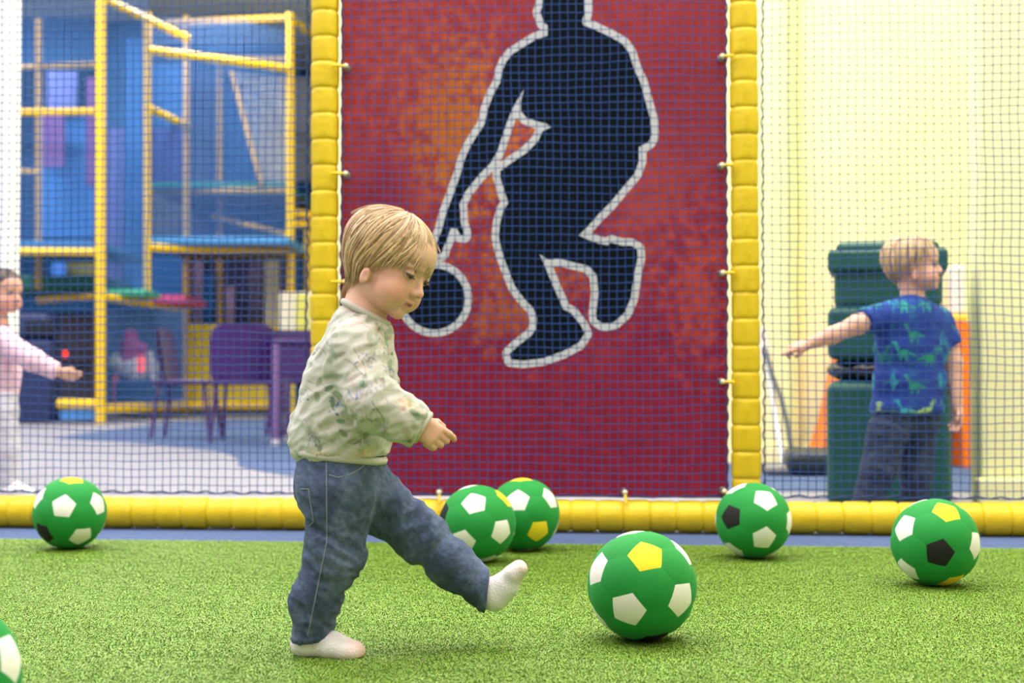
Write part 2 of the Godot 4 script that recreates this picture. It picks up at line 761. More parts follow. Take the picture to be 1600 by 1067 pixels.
# ---------------------------------------------------------------- light and room
func build_lights() -> void:
	var pane := MB.new().box(Vector3(0, 0.012, 0), Vector3(1.12, 0.012, 0.52), 0.004).mesh()
	var f := MB.new()
	f.box(Vector3(0, 0.02, -0.29), Vector3(1.2, 0.04, 0.04), 0.006)
	f.box(Vector3(0, 0.02, 0.29), Vector3(1.2, 0.04, 0.04), 0.006)
	f.box(Vector3(-0.59, 0.02, 0), Vector3(0.04, 0.04, 0.6), 0.006)
	f.box(Vector3(0.59, 0.02, 0), Vector3(0.04, 0.04, 0.6), 0.006)
	var rim := f.mesh()
	var glow := mat(rgb8(255, 250, 240), 0.6)
	glow.emission_enabled = true
	glow.emission = rgb8(255, 247, 234)
	glow.emission_energy_multiplier = 2.5
	for z in [1.3, -1.7, -4.2, -6.9, -9.8, -13.0, -16.4]:  # the row behind the camera is added as dim front fill
		for x in [-6.6, -3.6, -1.1, 1.3, 3.7]:
			if x > -1.0 and z < -9.0 or x > -2.0 and x < 0.0 and z < -9.0:
				continue
			var o := thing("ceiling_light", "long white lit panel set in the grey ceiling", "ceiling light", Vector3(x, 5.24, z), "lit panels in the ceiling")
			part("frame", rim, M.white_wall, o)
			part("light_panel", pane, glow, o)
			var l := AreaLight3D.new()
			l.name = "panel_light"
			l.area_size = Vector2(1.1, 0.5)
			l.light_color = Color(1.0, 0.985, 0.985)
			l.light_energy = LIGHT * (0.4 if z > 0.0 else 0.7 if z > -2.0 else (1.2 if z > -8.0 else 1.4))
			l.shadow_enabled = true
			l.area_range = 40.0
			l.position = Vector3(0, -0.01, 0)
			l.rotation.x = -PI / 2
			o.add_child(l)


func build_room() -> void:
	structure("floor", MB.new().box(Vector3(-1.5, -0.1, -9.5), Vector3(14, 0.2, 26), 0.01).mesh(), M.grey_carpet)
	structure("ceiling", MB.new().box(Vector3(-1.5, 5.4, -9.5), Vector3(14, 0.2, 26), 0.01).mesh(), M.grey_ceiling)
	structure("wall_left", MB.new().box(Vector3(-8.4, 2.65, -9.5), Vector3(0.2, 5.3, 26), 0.01).mesh(), M.grey_wall)
	structure("wall_right", MB.new().box(Vector3(5.4, 2.65, -9.5), Vector3(0.2, 5.3, 26), 0.01).mesh(), M.yellow_wall)
	structure("wall_front", MB.new().box(Vector3(-1.5, 2.65, 3.4), Vector3(14, 5.3, 0.2), 0.01).mesh(), M.beige_wall)
	structure("wall_back", MB.new().box(Vector3(-1.5, 2.65, -22.4), Vector3(14, 5.3, 0.2), 0.01).mesh(), M.blue_wall)
	# the white pier at the edge of the frame
	var e := W(31, 500, 7.05).x
	structure("wall_pier", MB.new().box(Vector3(e - 0.45, 2.65, -6.95), Vector3(0.9, 5.3, 0.2), 0.015).mesh(), M.white_wall)
	# the pale yellow walls behind the fence: a near block, and a recess behind the bins
	var near_edge := W(1514, 500, 5.86).x
	structure("wall_yellow_near", MB.new().box(Vector3((near_edge + 5.3) / 2, 2.65, -5.79), Vector3(5.3 - near_edge, 5.3, 0.14), 0.012).mesh(), M.yellow_wall)
	structure("wall_yellow_recess", MB.new().box(Vector3(2.1, 2.65, -8.45), Vector3(6.4, 5.3, 0.2), 0.012).mesh(), M.yellow_wall)
	structure("wall_yellow_return", MB.new().box(Vector3(-1.0, 2.65, -15.4), Vector3(0.2, 5.3, 13.8), 0.012).mesh(), M.yellow_wall)
	var base := MB.new()
	base.box(Vector3((near_edge - 0.03 + 5.3) / 2, 0.055, -5.69), Vector3(5.3 - near_edge + 0.03, 0.11, 0.06), 0.012)
	structure("baseboard_right", base.mesh(), M.yellow_wall)
	structure("baseboard_back", MB.new().box(Vector3(2.1, 0.05, -8.335), Vector3(6.3, 0.1, 0.03), 0.008).mesh(), M.yellow_wall)
	var tx := W(1243, 500, 8.3).x
	structure("trim_1", MB.new().box(Vector3(tx, 2.65, -8.32), Vector3(0.07, 5.3, 0.06), 0.02).mesh(), M.trim)
	# inlaid carpet colours
	var fl: Node = get_node("floor")
	var strip := PackedVector2Array()
	for x in [-3.2, 4.4]:
		strip.append(Vector2(x, fence_z(x) - 0.04))
	for x in [4.4, -3.2]:
		strip.append(Vector2(x, 1.0))
	part("carpet_inlay", MB.new().slab(strip, -0.02, 0.002).mesh(), M.blue_carpet, fl, "blue carpet under the fence and the turf")
	var swoosh := PackedVector2Array()
	for p in [[83, 684], [120, 678], [178, 671], [264, 661], [330, 657], [480, 655], [660, 658], [660, 740], [520, 748], [449, 742], [414, 737], [385, 731], [371, 726], [374, 720], [366, 712], [340, 704], [300, 700], [264, 697], [191, 690], [130, 687]]:
		var g := W(p[0], p[1], ground_depth(p[1]))
		swoosh.append(Vector2(g.x, g.z))
	part("carpet_inlay", MB.new().slab(swoosh, -0.02, 0.003).mesh(), M.blue_carpet, fl, "blue swirl inlaid in the pale grey carpet")
	var band := PackedVector2Array([Vector2(-0.8, -8.35), Vector2(5.2, -8.35), Vector2(5.2, -6.2), Vector2(-0.8, -6.45)])
	part("carpet_inlay", MB.new().slab(band, -0.02, 0.003).mesh(), M.blue_carpet, fl, "blue carpet along the yellow wall")


func build_turf() -> void:
	var o := thing("artificial_turf", "bright green artificial turf covering the pitch in front of the fence", "turf")
	var poly := PackedVector2Array([Vector2(-2.9, fence_z(-2.9) + 0.40), Vector2(2.9, fence_z(2.9) + 0.40), Vector2(2.9, -0.7), Vector2(-2.9, -0.7)])
	part("backing", MB.new().slab(poly, 0.002, 0.008).mesh(), M.turf_back, o)
	# square patches of bent blades, laid out like tiles turned at random
	var blade := mat(Color(1, 1, 1), 0.5)
	blade.vertex_color_use_as_albedo = true
	var r := RandomNumberGenerator.new()
	r.seed = 5
	var tile := 0.09
	for kind in 2:
		var mb := MB.new()
		for i in 2000:
			var a := r.randf() * TAU
			var root := Vector3(r.randf_range(-0.5, 0.5) * tile, 0.006, r.randf_range(-0.5, 0.5) * tile)
			var out := Vector3(cos(a), 0, sin(a))
			var side := Vector3(-sin(a), 0, cos(a)) * r.randf_range(0.0005, 0.0008)
			var h := r.randf_range(0.004, 0.0078)
			var p1 := root + Vector3.UP * h * 0.6 + out * h * 0.18
			var p2 := root + Vector3.UP * h + out * h * r.randf_range(0.4, 0.9)
			var nn := (Vector3.UP + out * 0.4).normalized()
			var dry := r.randf()
			mb.col = Color(0.235, 0.44, 0.036) if dry > 0.25 else (Color(0.36, 0.50, 0.075) if dry > 0.04 else Color(0.54, 0.58, 0.30))
			mb.col *= r.randf_range(0.7, 1.2)
			var s := mb.v.size()
			mb.put(root - side, nn)
			mb.put(root + side, nn)
			mb.put(p1 - side, nn)
			mb.put(p1 + side, nn)
			mb.put(p2, nn)
			mb.quad(s, s + 1, s + 3, s + 2)
			mb.tri(s + 2, s + 3, s + 4)
		var tuft := mb.mesh(true)
		tuft.surface_set_material(0, blade)
		var where: Array[Transform3D] = []
		var along := Vector3(1, 0, 0.0791).normalized()
		var nearer := Vector3(-along.z, 0, along.x)
		var yaw := Basis(Vector3.UP, -atan(0.0791))
		for row in 43:
			for i in range(-32, 33):
				var p := Vector3(0, 0, fence_z(0) + 0.404) + along * i * tile + nearer * (row + 0.5) * tile
				if absf(p.x) > minf(2.85, 0.8 + absf(p.z) * 0.55) or (i + row + (i * 7 + row * 3) / 5) % 2 != kind and (i + row + (i * 7 + row * 3) / 5) % 2 != -kind:
					continue
				where.append(Transform3D(yaw * Basis(Vector3.UP, PI / 2 * r.randi_range(0, 3)), p))
		var mm := MultiMesh.new()
		mm.transform_format = MultiMesh.TRANSFORM_3D
		mm.mesh = tuft
		mm.instance_count = where.size()
		for i in where.size():
			mm.set_instance_transform(i, where[i])
		var mi := MultiMeshInstance3D.new()
		mi.name = "blades"
		mi.multimesh = mm
		mi.set_meta("kind", "stuff")
		o.add_child(mi, true)


# ---------------------------------------------------------------- fence, nets, banner
# one padded bulge of a pipe sleeve along y, from 0 to 1 (scaled to its length)
func pad_mesh(r: float, sd: int, length: float) -> ArrayMesh:
	var f := FastNoiseLite.new()
	f.seed = sd
	f.frequency = 1.0
	var mb := MB.new()
	var sides := 26
	var rows := 14
	for i in rows + 1:
		var t := float(i) / rows
		var e := absf(2.0 * t - 1.0)
		for k in sides:
			var a := TAU * k / sides
			var rr := r * (1.0 - 0.09 * pow(e, 14.0) - 0.02 * pow(e, 3.0))
			# gathers that run in from the cinched ends
			var fold := f.get_noise_3d(cos(a) * 4.2, sin(a) * 4.2, t * 1.2 + sd)
			rr *= 1.0 + 0.045 * fold * pow(e, 2.5) + 0.02 * f.get_noise_3d(cos(a) * 1.2, sin(a) * 1.2, t * 1.5 + 9.0)
			mb.put(Vector3(cos(a) * rr, t * length, sin(a) * rr), Vector3.ZERO)
	for i in rows:
		for k in sides:
			var k2 := (k + 1) % sides
			mb.quad(i * sides + k, i * sides + k2, (i + 1) * sides + k2, (i + 1) * sides + k)
	mb.smooth_normals()
	# closed ends
	for e in 2:
		var row := 0 if e == 0 else rows
		var nn := Vector3.DOWN if e == 0 else Vector3.UP
		var mid := mb.put(Vector3(0, t_at(row, rows) * length, 0), nn)
		var ring := mb.v.size()
		for k in sides:
			mb.put(mb.v[row * sides + k], nn)
		for k in sides:
			mb.tri(mid, ring + k, ring + (k + 1) % sides)
	return mb.mesh()


func t_at(row: int, rows: int) -> float:
	return float(row) / rows


func padded_pipe(called: String, label: String, a: Vector3, b: Vector3, r: float, pads: Array, parent: Node) -> void:
	var core := part(called, MB.new().bar(a, b, r * 0.5, 12).mesh(), M.steel, parent, label)
	var dir := (b - a).normalized()
	var n := int(round((b - a).length() / 0.087))
	var step := (b - a).length() / n
	var x := dir.cross(Vector3.BACK if absf(dir.z) < 0.9 else Vector3.UP).normalized()
	var z := x.cross(dir).normalized()
	for i in n:
		var o := part("pad_segment", pads[rng.randi() % pads.size()], M.vinyl, core)
		var spin := Basis(dir, rng.randf() * TAU)
		var flip := rng.randf_range(0.97, 1.03)
		o.transform = Transform3D(spin * Basis(x * flip, dir * (step / 0.087), z * flip), a + dir * step * i)


func post_x(px: float) -> float:
	var x := 0.0
	for i in 6:
		x = (px - 800.0) / LENS * -fence_z(x)
	return x


func build_fence() -> void:
	var xl := post_x(507)
	var xr := post_x(1163)
	var pads := [pad_mesh(0.0465, 1, 0.087), pad_mesh(0.047, 2, 0.087), pad_mesh(0.0475, 3, 0.087), pad_mesh(0.046, 4, 0.087)]
	var fat := [pad_mesh(0.053, 5, 0.087), pad_mesh(0.054, 6, 0.087), pad_mesh(0.0525, 7, 0.087), pad_mesh(0.0535, 8, 0.087)]
	var o := thing("padded_fence_frame", "yellow padded fence frame of two posts and a low rail round the pitch", "fence")
	padded_pipe("post", "padded post beside the toddler", Vector3(xl, 0.01, fence_z(xl)), Vector3(xl, 2.1, fence_z(xl)), 0.047, pads, o)
	padded_pipe("post", "padded post beside the yellow wall", Vector3(xr + 0.006, 0.01, fence_z(xr)), Vector3(xr, 2.1, fence_z(xr)), 0.048, pads, o)
	for seg in [[-3.0, xl - 0.05], [xl + 0.05, xr - 0.05], [xr + 0.05, 3.2]]:
		padded_pipe("rail", "padded bottom rail lying along the carpet", Vector3(seg[0], 0.057, fence_z(seg[0])), Vector3(seg[1], 0.057, fence_z(seg[1])), 0.054, fat, o)
	make_net(-3.0, xl - 0.063, "blue mesh net in front of the play frame and purple chairs", 1)
	make_net(xl + 0.063, xr - 0.063, "blue mesh net hung in front of the red banner", 2)
	make_net(xr + 0.063, 3.2, "blue mesh net in front of the pale yellow wall", 3)


func make_net(x0: float, x1: float, label: String, sd: int) -> void:
	var pitch := 0.0272
	var o := thing("safety_net", label, "net", Vector3.ZERO, "blue nets of the fence")
	var f := FastNoiseLite.new()
	f.seed = sd * 13
	f.frequency = 1.0
	var nx := int(round((x1 - x0) / pitch))
	var ny := int(round(1.95 / pitch))
	var px := (x1 - x0) / nx
	var at := func(i: int, j: int) -> Vector3:
		var x := x0 + i * px
		var y := 0.122 + j * pitch
		var low := clampf(1.0 - (y - 0.1) / 0.12, 0.0, 1.0)
		var q := x + 0.0055 * f.get_noise_2d(x * 1.7, y * 2.3) + 0.0012 * f.get_noise_2d(i * 7.1, j * 5.3)
		var w := y + 0.012 * (1.0 - low) * f.get_noise_2d(x * 1.4 + 40.0, y * 1.9) + 0.0012 * f.get_noise_2d(i * 4.7 + 90.0, j * 6.1) + low * 0.004 * f.get_noise_2d(x * 9.0, 3.0)
		return Vector3(q, w, fence_z(x) + 0.016 + 0.008 * f.get_noise_2d(x * 2.2, y * 2.2 + 70.0))
	var rad := 0.00145
	var up := MB.new()
	for i in nx + 1:
		var pts := PackedVector3Array()
		var rr := PackedFloat32Array()
		for j in ny + 1:
			pts.append(at.call(i, j))
			rr.append(rad)
		up.tube(pts, rr, 4, false)
	part("upright_cords", up.mesh(), M.net, o).set_meta("kind", "stuff")
	var cross := MB.new()
	for j in ny + 1:
		var pts := PackedVector3Array()
		var rr := PackedFloat32Array()
		for i in nx + 1:
			pts.append(at.call(i, j))
			rr.append(rad)
		cross.tube(pts, rr, 4, false)
	part("cross_cords", cross.mesh(), M.net, o).set_meta("kind", "stuff")
	# lacing rope along the edges, winding in and out of the meshes
	var rope := MB.new()
	for side in 2:
		var pts := PackedVector3Array()
		var rr := PackedFloat32Array()
		for j in range(0, ny * 3 + 1):
			var p: Vector3 = at.call(0 if side == 0 else nx, j / 3)
			p.y += (j % 3) * pitch / 3.0
			var s := 1.0 if side == 0 else -1.0
			pts.append(p + Vector3(s * (-0.004 + 0.003 * sin(j * 1.05)), 0, 0.004 * cos(j * 1.05)))
			rr.append(0.0028)
		rope.tube(pts, rr, 5)
	var low := PackedVector3Array()
	var lr := PackedFloat32Array()
	for i in range(0, nx * 3 + 1):
		var p: Vector3 = at.call(mini(i / 3, nx), 0)
		p.x += (i % 3) * px / 3.0
		low.append(p + Vector3(0, 0.004 + 0.003 * sin(i * 0.7), 0.004 * cos(i * 0.7)))
		lr.append(0.003)
	rope.tube(low, lr, 5)
	part("edge_rope", rope.mesh(), M.net_edge, o)


func fill_polys(im: Image, polys: Array, col: Color) -> void:
	for y in im.get_height():
		var xs := []
		for poly in polys:
			var n: int = poly.size()
			for i in n:
				var p: Vector2 = poly[i]
				var q: Vector2 = poly[(i + 1) % n]
				if (p.y > y + 0.5) != (q.y > y + 0.5):
					xs.append(p.x + (y + 0.5 - p.y) / (q.y - p.y) * (q.x - p.x))
		xs.sort()
		for i in range(0, xs.size() - 1, 2):
			var a := int(round(xs[i]))
			var b := int(round(xs[i + 1]))
			if b > a:
				im.fill_rect(Rect2i(a, y, b - a, 1), col)


# the printed sheet, drawn in banner coordinates: 606 units wide, 876 high
func banner_print() -> ImageTexture:
	var lw := 303
	var lh := 438
	var fine := FastNoiseLite.new()
	fine.seed = 4
	fine.frequency = 0.035
	fine.fractal_octaves = 5
	var broad := FastNoiseLite.new()
	broad.seed = 9
	broad.frequency = 0.008
	var patches := [
		[180, 290, 110, 190, rgb8(206, 122, 40), 0.85], [250, 330, 60, 110, rgb8(212, 120, 56), 0.9], [300, 520, 120, 150, rgb8(196, 110, 48), 0.6],
		[560, 560, 60, 140, rgb8(206, 84, 62), 0.75], [90, 180, 110, 160, rgb8(190, 82, 66), 0.6], [420, 530, 70, 80, rgb8(192, 92, 56), 0.6],
		[470, 400, 120, 150, rgb8(196, 84, 66), 0.55], [540, 260, 90, 160, rgb8(150, 52, 68), 0.5], [70, 420, 60, 90, rgb8(136, 44, 74), 0.6],
		[300, 60, 260, 80, rgb8(176, 66, 64), 0.5], [250, 600, 120, 60, rgb8(190, 108, 48), 0.5]]
	var im := Image.create(lw, lh, false, Image.FORMAT_RGB8)
	for y in lh:
		for x in lw:
			var u := x * 2.0
			var v := y * 2.0
			var n := fine.get_noise_2d(u, v)
			var b := broad.get_noise_2d(u, v)
			var t := clampf((640.0 - v) / 260.0 + b * 0.8, 0.0, 1.0)
			var c := rgb8(158, 42, 64).lerp(rgb8(178, 66, 66), t)
			for p in patches:
				var du: float = (u - p[0]) / p[2]
				var dv: float = (v - p[1]) / p[3]
				var d := du * du + dv * dv
				if d < 1.6:
					# brush-like break-up of each colour patch
					var s: float = clampf(exp(-d * 1.6) * 1.5 + n * 1.1 - 0.35, 0.0, 1.0) * p[5]
					c = c.lerp(p[4], s)
			c = c * (1.0 + 0.10 * n)
			im.set_pixel(x, y, c)
	im.resize(1024, 1480, Image.INTERPOLATE_CUBIC)
	var k := 1024.0 / 606.0
	var body := PackedVector2Array()
	for p in [[852, -10], [850, 12], [847, 19], [850, 27], [853, 36], [859, 40], [859, 56], [840, 62], [825, 71], [804, 84], [793, 97], [787, 112], [784, 129], [774, 146], [765, 169], [759, 195], [746, 214], [737, 229],
			[729, 247], [720, 277], [709, 307], [699, 333], [692, 360], [686, 375], [681, 383], [683, 397], [692, 396], [695, 386], [701, 373], [706, 357], [716, 357], [721, 367], [727, 368], [726, 361], [722, 348], [721, 326],
			[720, 319], [729, 300], [750, 274], [769, 255], [780, 236], [787, 214], [795, 191], [804, 169], [815, 150], [822, 139], [817, 157], [817, 174], [825, 184], [840, 190], [856, 194], [864, 200], [851, 206], [844, 221],
			[825, 240], [802, 255], [784, 268], [784, 277], [791, 300], [797, 318], [789, 330], [784, 349], [782, 371], [786, 390], [793, 411], [807, 447], [820, 465], [836, 482], [842, 498], [841, 514], [832, 526], [812, 541],
			[799, 553], [801, 562], [820, 564], [852, 560], [883, 549], [907, 536], [916, 522], [911, 510], [895, 490], [883, 484], [872, 459], [860, 431], [852, 411], [846, 398], [860, 407], [876, 405], [899, 411], [923, 417],
			[935, 431], [938, 459], [934, 490], [935, 500], [946, 507], [962, 504], [978, 490], [988, 467], [993, 431], [999, 404], [998, 392], [989, 386], [975, 386], [958, 381], [952, 385], [937, 382], [919, 375], [907, 369],
			[919, 358], [937, 338], [956, 319], [975, 296], [994, 274], [1001, 255], [1001, 233], [1016, 225], [1021, 214], [1019, 191], [1010, 157], [1003, 131], [994, 112], [986, 86], [975, 71], [952, 58], [930, 47], [915, 41],
			[913, 34], [917, 22], [917, -10], [921, -28], [919, -60], [905, -84], [885, -91], [864, -85], [849, -60], [846, -28]]:
		body.append(Vector2((p[0] - 531.0) * k, (p[1] + 101.0) * k))
	var ring := PackedVector2Array()
	for i in 64:
		ring.append(Vector2(680.5 - 531.0, 467.0 + 101.0) * k + Vector2.from_angle(TAU * i / 64) * 48.0 * k)
	var white := []
	white.append_array(Geometry2D.offset_polygon(body, 11.5 * k, Geometry2D.JOIN_ROUND))
	fill_polys(im, white, rgb8(226, 226, 234))
	fill_polys(im, Geometry2D.offset_polygon(ring, 11.5 * k, Geometry2D.JOIN_ROUND), rgb8(226, 226, 234))
	fill_polys(im, [body], rgb8(16, 20, 26))
	fill_polys(im, [ring], rgb8(16, 20, 26))
	return ImageTexture.create_from_image(im)


func build_banner() -> void:
	var xl := post_x(507) + 0.05
	var xr := post_x(1138)
	xl = post_x(531)
	var y0 := 0.117
	var y1 := 2.0
	var m := mat(Color(1, 1, 1), 0.85)
	m.metallic_specular = 0.25
	m.albedo_texture = banner_print()
	var f := FastNoiseLite.new()
	f.seed = 31
	f.frequency = 1.0
	var o := thing("sports_banner", "red and orange printed banner with a black basketball player silhouette outlined in white", "banner", Vector3(0, y0, fence_z(0)))
	var mb := MB.new()
	var cols := 44
	var rows := 60
	for face in 2:
		var start := mb.v.size()
		for j in rows + 1:
			for i in cols + 1:
				var u := float(i) / cols
				var v := float(j) / rows
				var x := lerpf(xl, xr, u)
				var edge := minf(1.0, minf(u, 1.0 - u) * 10.0)
				var bow := (0.007 * f.get_noise_2d(x * 2.5, v * 2.0) + 0.003 * f.get_noise_2d(x * 7.0, v * 3.0)) * edge
				mb.put(Vector3(x, (y1 - y0) * (1.0 - v), fence_z(x) - fence_z(0) - 0.014 + bow - face * 0.0015), Vector3.ZERO, Vector2(u, v))
		for j in rows:
			for i in cols:
				var a := start + j * (cols + 1) + i
				if face == 0:
					mb.quad(a, a + 1, a + cols + 2, a + cols + 1)
				else:
					mb.quad(a, a + cols + 1, a + cols + 2, a + 1)
	mb.smooth_normals()
	part("printed_sheet", mb.mesh(), m, o)
	# eyelets in the hem, and the yellow elastic ties that hold it to the frame
	var eye := MB.new()
	var ringp := []
	for i in 9:
		var a := TAU * i / 8
		ringp.append(Vector2(0.0085 + 0.003 * cos(a), 0.003 * sin(a)))
	eye.lathe(Vector3.ZERO, ringp, 14, Basis(Vector3.RIGHT, PI / 2))
	var eyem := eye.mesh()
	var spots := [[541, 106, -1], [541, 273, -1], [541, 441, -1], [1128, 91, 1], [1127, 260, 1], [1128, 427, 1], [1127, 596, 1], [1129, 766, 2], [687, 768, 0], [975, 768, 0]]
	for s in spots:
		var x := post_x(s[0])
		var y: float = W(s[0], s[1], -fence_z(x)).y
		var e := part("eyelet", eyem, M.steel, o)
		e.position = Vector3(x, y - y0, fence_z(x) - fence_z(0) - 0.008)
		var where: String = {-1: "beside the toddler's post", 1: "on the post beside the yellow wall", 2: "at the lower corner by the rail", 0: "on the bottom rail"}[s[2]]
		var label := "yellow elastic tie " + where
		if s[2] == -1:
			label = {106: "upper", 273: "middle", 441: "lower"}[s[1]] + " yellow elastic tie holding the banner to the post by the toddler"
		elif s[2] == 1:
			label = {91: "topmost", 260: "second from top", 427: "third from top", 596: "fourth from top"}[s[1]] + " yellow elastic tie on the post beside the yellow wall"
		elif s[2] == 0:
			label = "yellow elastic tie holding the banner down behind the " + {687: "kicking toddler", 975: "foremost green ball"}[s[0]]
		var t := thing("elastic_tie", label, "tie", Vector3(x, y, fence_z(x) + 0.03), "yellow elastic ties of the banner")
		var c := MB.new()
		var from := Vector3(0, 0, 0.0)
		var to := Vector3(-0.045 if s[2] == -1 else 0.035, -0.002, 0.018)
		if s[2] == 0 or s[2] == 2:
			to = Vector3(0.002, -0.035, 0.018)
		if s[2] == 2:
			to = Vector3(0.03, -0.02, 0.018)
		c.tube(PackedVector3Array([Vector3(0, 0, -0.04), Vector3(0, 0, -0.005), from + (to - from) * 0.2, from + (to - from) * 0.7, to]), PackedFloat32Array([0.004, 0.0045, 0.005, 0.0055, 0.005]), 8)
		part("cord", c.mesh(), M.elastic, t)
		part("knob", MB.new().ball(Vector3(0, 0.0, 0.002), Vector3.ONE * 0.0085, 8, 12).mesh(), M.tie_ball, t)


# ---------------------------------------------------------------- balls
func build_balls() -> void:
	# an icosahedron's corners carry the pentagons, its faces the hexagons
	var g := (1.0 + sqrt(5.0)) / 2.0
	var ico: Array[Vector3] = []
	for a in [-1.0, 1.0]:
		for b in [-g, g]:
			ico.append(Vector3(0, a, b).normalized())
			ico.append(Vector3(a, b, 0).normalized())
			ico.append(Vector3(b, 0, a).normalized())
	var faces: Array = []
	for i in 12:
		for j in range(i + 1, 12):
			for k in range(j + 1, 12):
				if ico[i].dot(ico[j]) > 0.4 and ico[j].dot(ico[k]) > 0.4 and ico[i].dot(ico[k]) > 0.4:
					faces.append([i, j, k])
	var radius := 0.106
	var pent := MB.new()
	var ring := []
	var near := []
	for j in 12:
		if j != 0 and ico[0].dot(ico[j]) > 0.4:
			near.append(j)
	var ref := ico[0]
	var side := (ico[near[0]] - ref * ico[near[0]].dot(ref)).normalized()
	var other := ref.cross(side)
	near.sort_custom(func(p, q): return atan2(ico[p].dot(other), ico[p].dot(side)) < atan2(ico[q].dot(other), ico[q].dot(side)))
	for j in near:
		ring.append(ref.lerp(ico[j], 1.0 / 3.0).normalized())
	panel(pent, ref, ring, radius)
	var pent_mesh := pent.mesh()
	var hex := MB.new()
	var f0: Array = faces[0]
	var fc := (ico[f0[0]] + ico[f0[1]] + ico[f0[2]]).normalized()
	var hring := []
	for e in [[0, 1], [1, 0], [1, 2], [2, 1], [2, 0], [0, 2]]:
		hring.append(ico[f0[e[0]]].lerp(ico[f0[e[1]]], 1.0 / 3.0).normalized())
	panel(hex, fc, hring, radius)
	var hex_mesh := hex.mesh()
	var frame := func(a: Vector3, b: Vector3) -> Basis:
		var s := (b - a * a.dot(b)).normalized()
		return Basis(a, s, a.cross(s))
	var pf: Basis = frame.call(ico[0], ico[near[0]])
	var hf: Basis = frame.call(fc, ico[f0[0]])
	# centre in the photograph, contact, radius there, then pentagons seen: offset and colour
	var balls := [
		["large green soft ball with a yellow pentagon on top, nearest the kicking toddler", 1003, 916, 1005, 84, [[7, -46, "yellow"], [-22, 38, "white"], [60, 24, "white"], [-67, -30, "white"], [62, -50, "white"], [18, 82, "black"]]],
		["green soft ball with a black pentagon facing out, below the boy and the green bin", 1461, 853, 919, 68, [[7, 17, "black"], [18, -46, "yellow"], [-48, -23, "white"], [63, 9, "white"], [-44, 43, "white"], [32, 57, "yellow"]]],
		["green soft ball with a black pentagon at its side, at the foot of the post", 1177, 820, 876, 58, [[-35, -5, "black"], [18, -33, "white"], [18, 25, "white"], [55, 2, "white"], [-30, -48, "white"], [-30, 45, "white"]]],
		["green soft ball with three white pentagons just behind the raised foot", 746, 823, 882, 59, [[-5, -32, "white"], [38, 12, "white"], [-21, 25, "white"], [41, -39, "yellow"], [-56, -14, "black"]]],
		["green soft ball with a yellow pentagon low down, behind another ball by the rail", 818, 810, 864, 54, [[-9, -21, "white"], [23, 25, "yellow"], [39, -25, "white"], [-2, -51, "yellow"]]],
		["green soft ball with a yellow top beside the girl in pink, against the rail", 109, 805, 861, 57, [[-10, -11, "white"], [17, 37, "white"], [42, -13, "white"], [-41, 31, "black"], [2, -50, "yellow"], [-48, -26, "white"]]],
		["green soft ball with a white pentagon, cut off at the lower edge of the view", -93, 1062, 1185, 120, [[106, -22, "white"], [20, -80, "white"]]]]
	for spec in balls:
		var d := ground_depth(spec[3])
		var c := W(spec[1], spec[2], d)
		c.y = radius + 0.0092
		var o := thing("soft_football", spec[0], "ball", Vector3(c.x, 0.0092, c.z), "green soft footballs on the turf")
		var zc := (EYE - c).normalized()
		var xc := Vector3.UP.cross(zc).normalized()
		var yc := zc.cross(xc)
		var want := []
		for p in spec[5]:
			var u: float = p[0] / float(spec[4])
			var v: float = -p[1] / float(spec[4])
			var q := u * u + v * v
			if q > 0.98:
				var s := 0.98 / sqrt(q)
				u *= s
				v *= s
			want.append(xc * u + yc * v + zc * sqrt(maxf(0.0, 1.0 - u * u - v * v)))
		var turn: Basis = (frame.call(want[0], want[1]) as Basis) * pf.inverse()
		for i in 12:
			var dir := turn * ico[i]
			var color := "white"
			for w in want.size():
				if dir.dot(want[w]) > 0.86:
					color = spec[5][w][2]
			if dir.dot(zc) < -0.3 and i % 5 == 2:
				color = "black"
			var nb := 0
			for j in 12:
				if j != i and ico[i].dot(ico[j]) > 0.4:
					nb = j
			var e := part("pentagon_panel", pent_mesh, M["felt_" + color], o, color + " felt pentagon")
			e.transform = Transform3D(turn * (frame.call(ico[i], ico[nb]) as Basis) * pf.inverse(), Vector3(0, radius, 0))
		for fa in faces:
			var ctr: Vector3 = (ico[fa[0]] + ico[fa[1]] + ico[fa[2]]).normalized()
			var e := part("hexagon_panel", hex_mesh, M.felt_green, o)
			e.transform = Transform3D(turn * (frame.call(ctr, ico[fa[0]]) as Basis) * hf.inverse(), Vector3(0, radius, 0))


# a puffed panel of a stuffed ball: flat corners drawn out onto the sphere, sewn edges sunk a little
func panel(mb: MB, mid: Vector3, ring: Array, radius: float) -> void:
	var lv := 6
	var first := mb.ix.size()
	var start := mb.v.size()
	for s in ring.size():
		var p: Vector3 = ring[s]
		var q: Vector3 = ring[(s + 1) % ring.size()]
		var row0 := mb.v.size()
		for i in lv + 1:
			for j in i + 1:
				var t := float(i) / lv
				var w := 0.0 if i == 0 else float(j) / i
				var dir := mid.lerp(p.lerp(q, w), t).normalized()
				var sew := 1.0 - 0.011 * pow(t, 10.0) + 0.012 * (1.0 - t * t)
				mb.put(dir * radius * sew * 0.994, Vector3.ZERO)
		for i in lv:
			for j in i + 1:
				var a := row0 + i * (i + 1) / 2 + j
				var b := row0 + (i + 1) * (i + 2) / 2 + j
				mb.tri(a, b, b + 1)
				if j < i:
					mb.tri(a, b + 1, a + 1)
	# normals from the shape, so that the five or six wedges share them
	for i in range(start, mb.v.size()):
		var d := mb.v[i].normalized()
		var out := (d - mid * d.dot(mid))
		mb.n[i] = (d + out * 0.22).normalized()


# ---------------------------------------------------------------- people
const SKIN := Color(0.72, 0.42, 0.30)


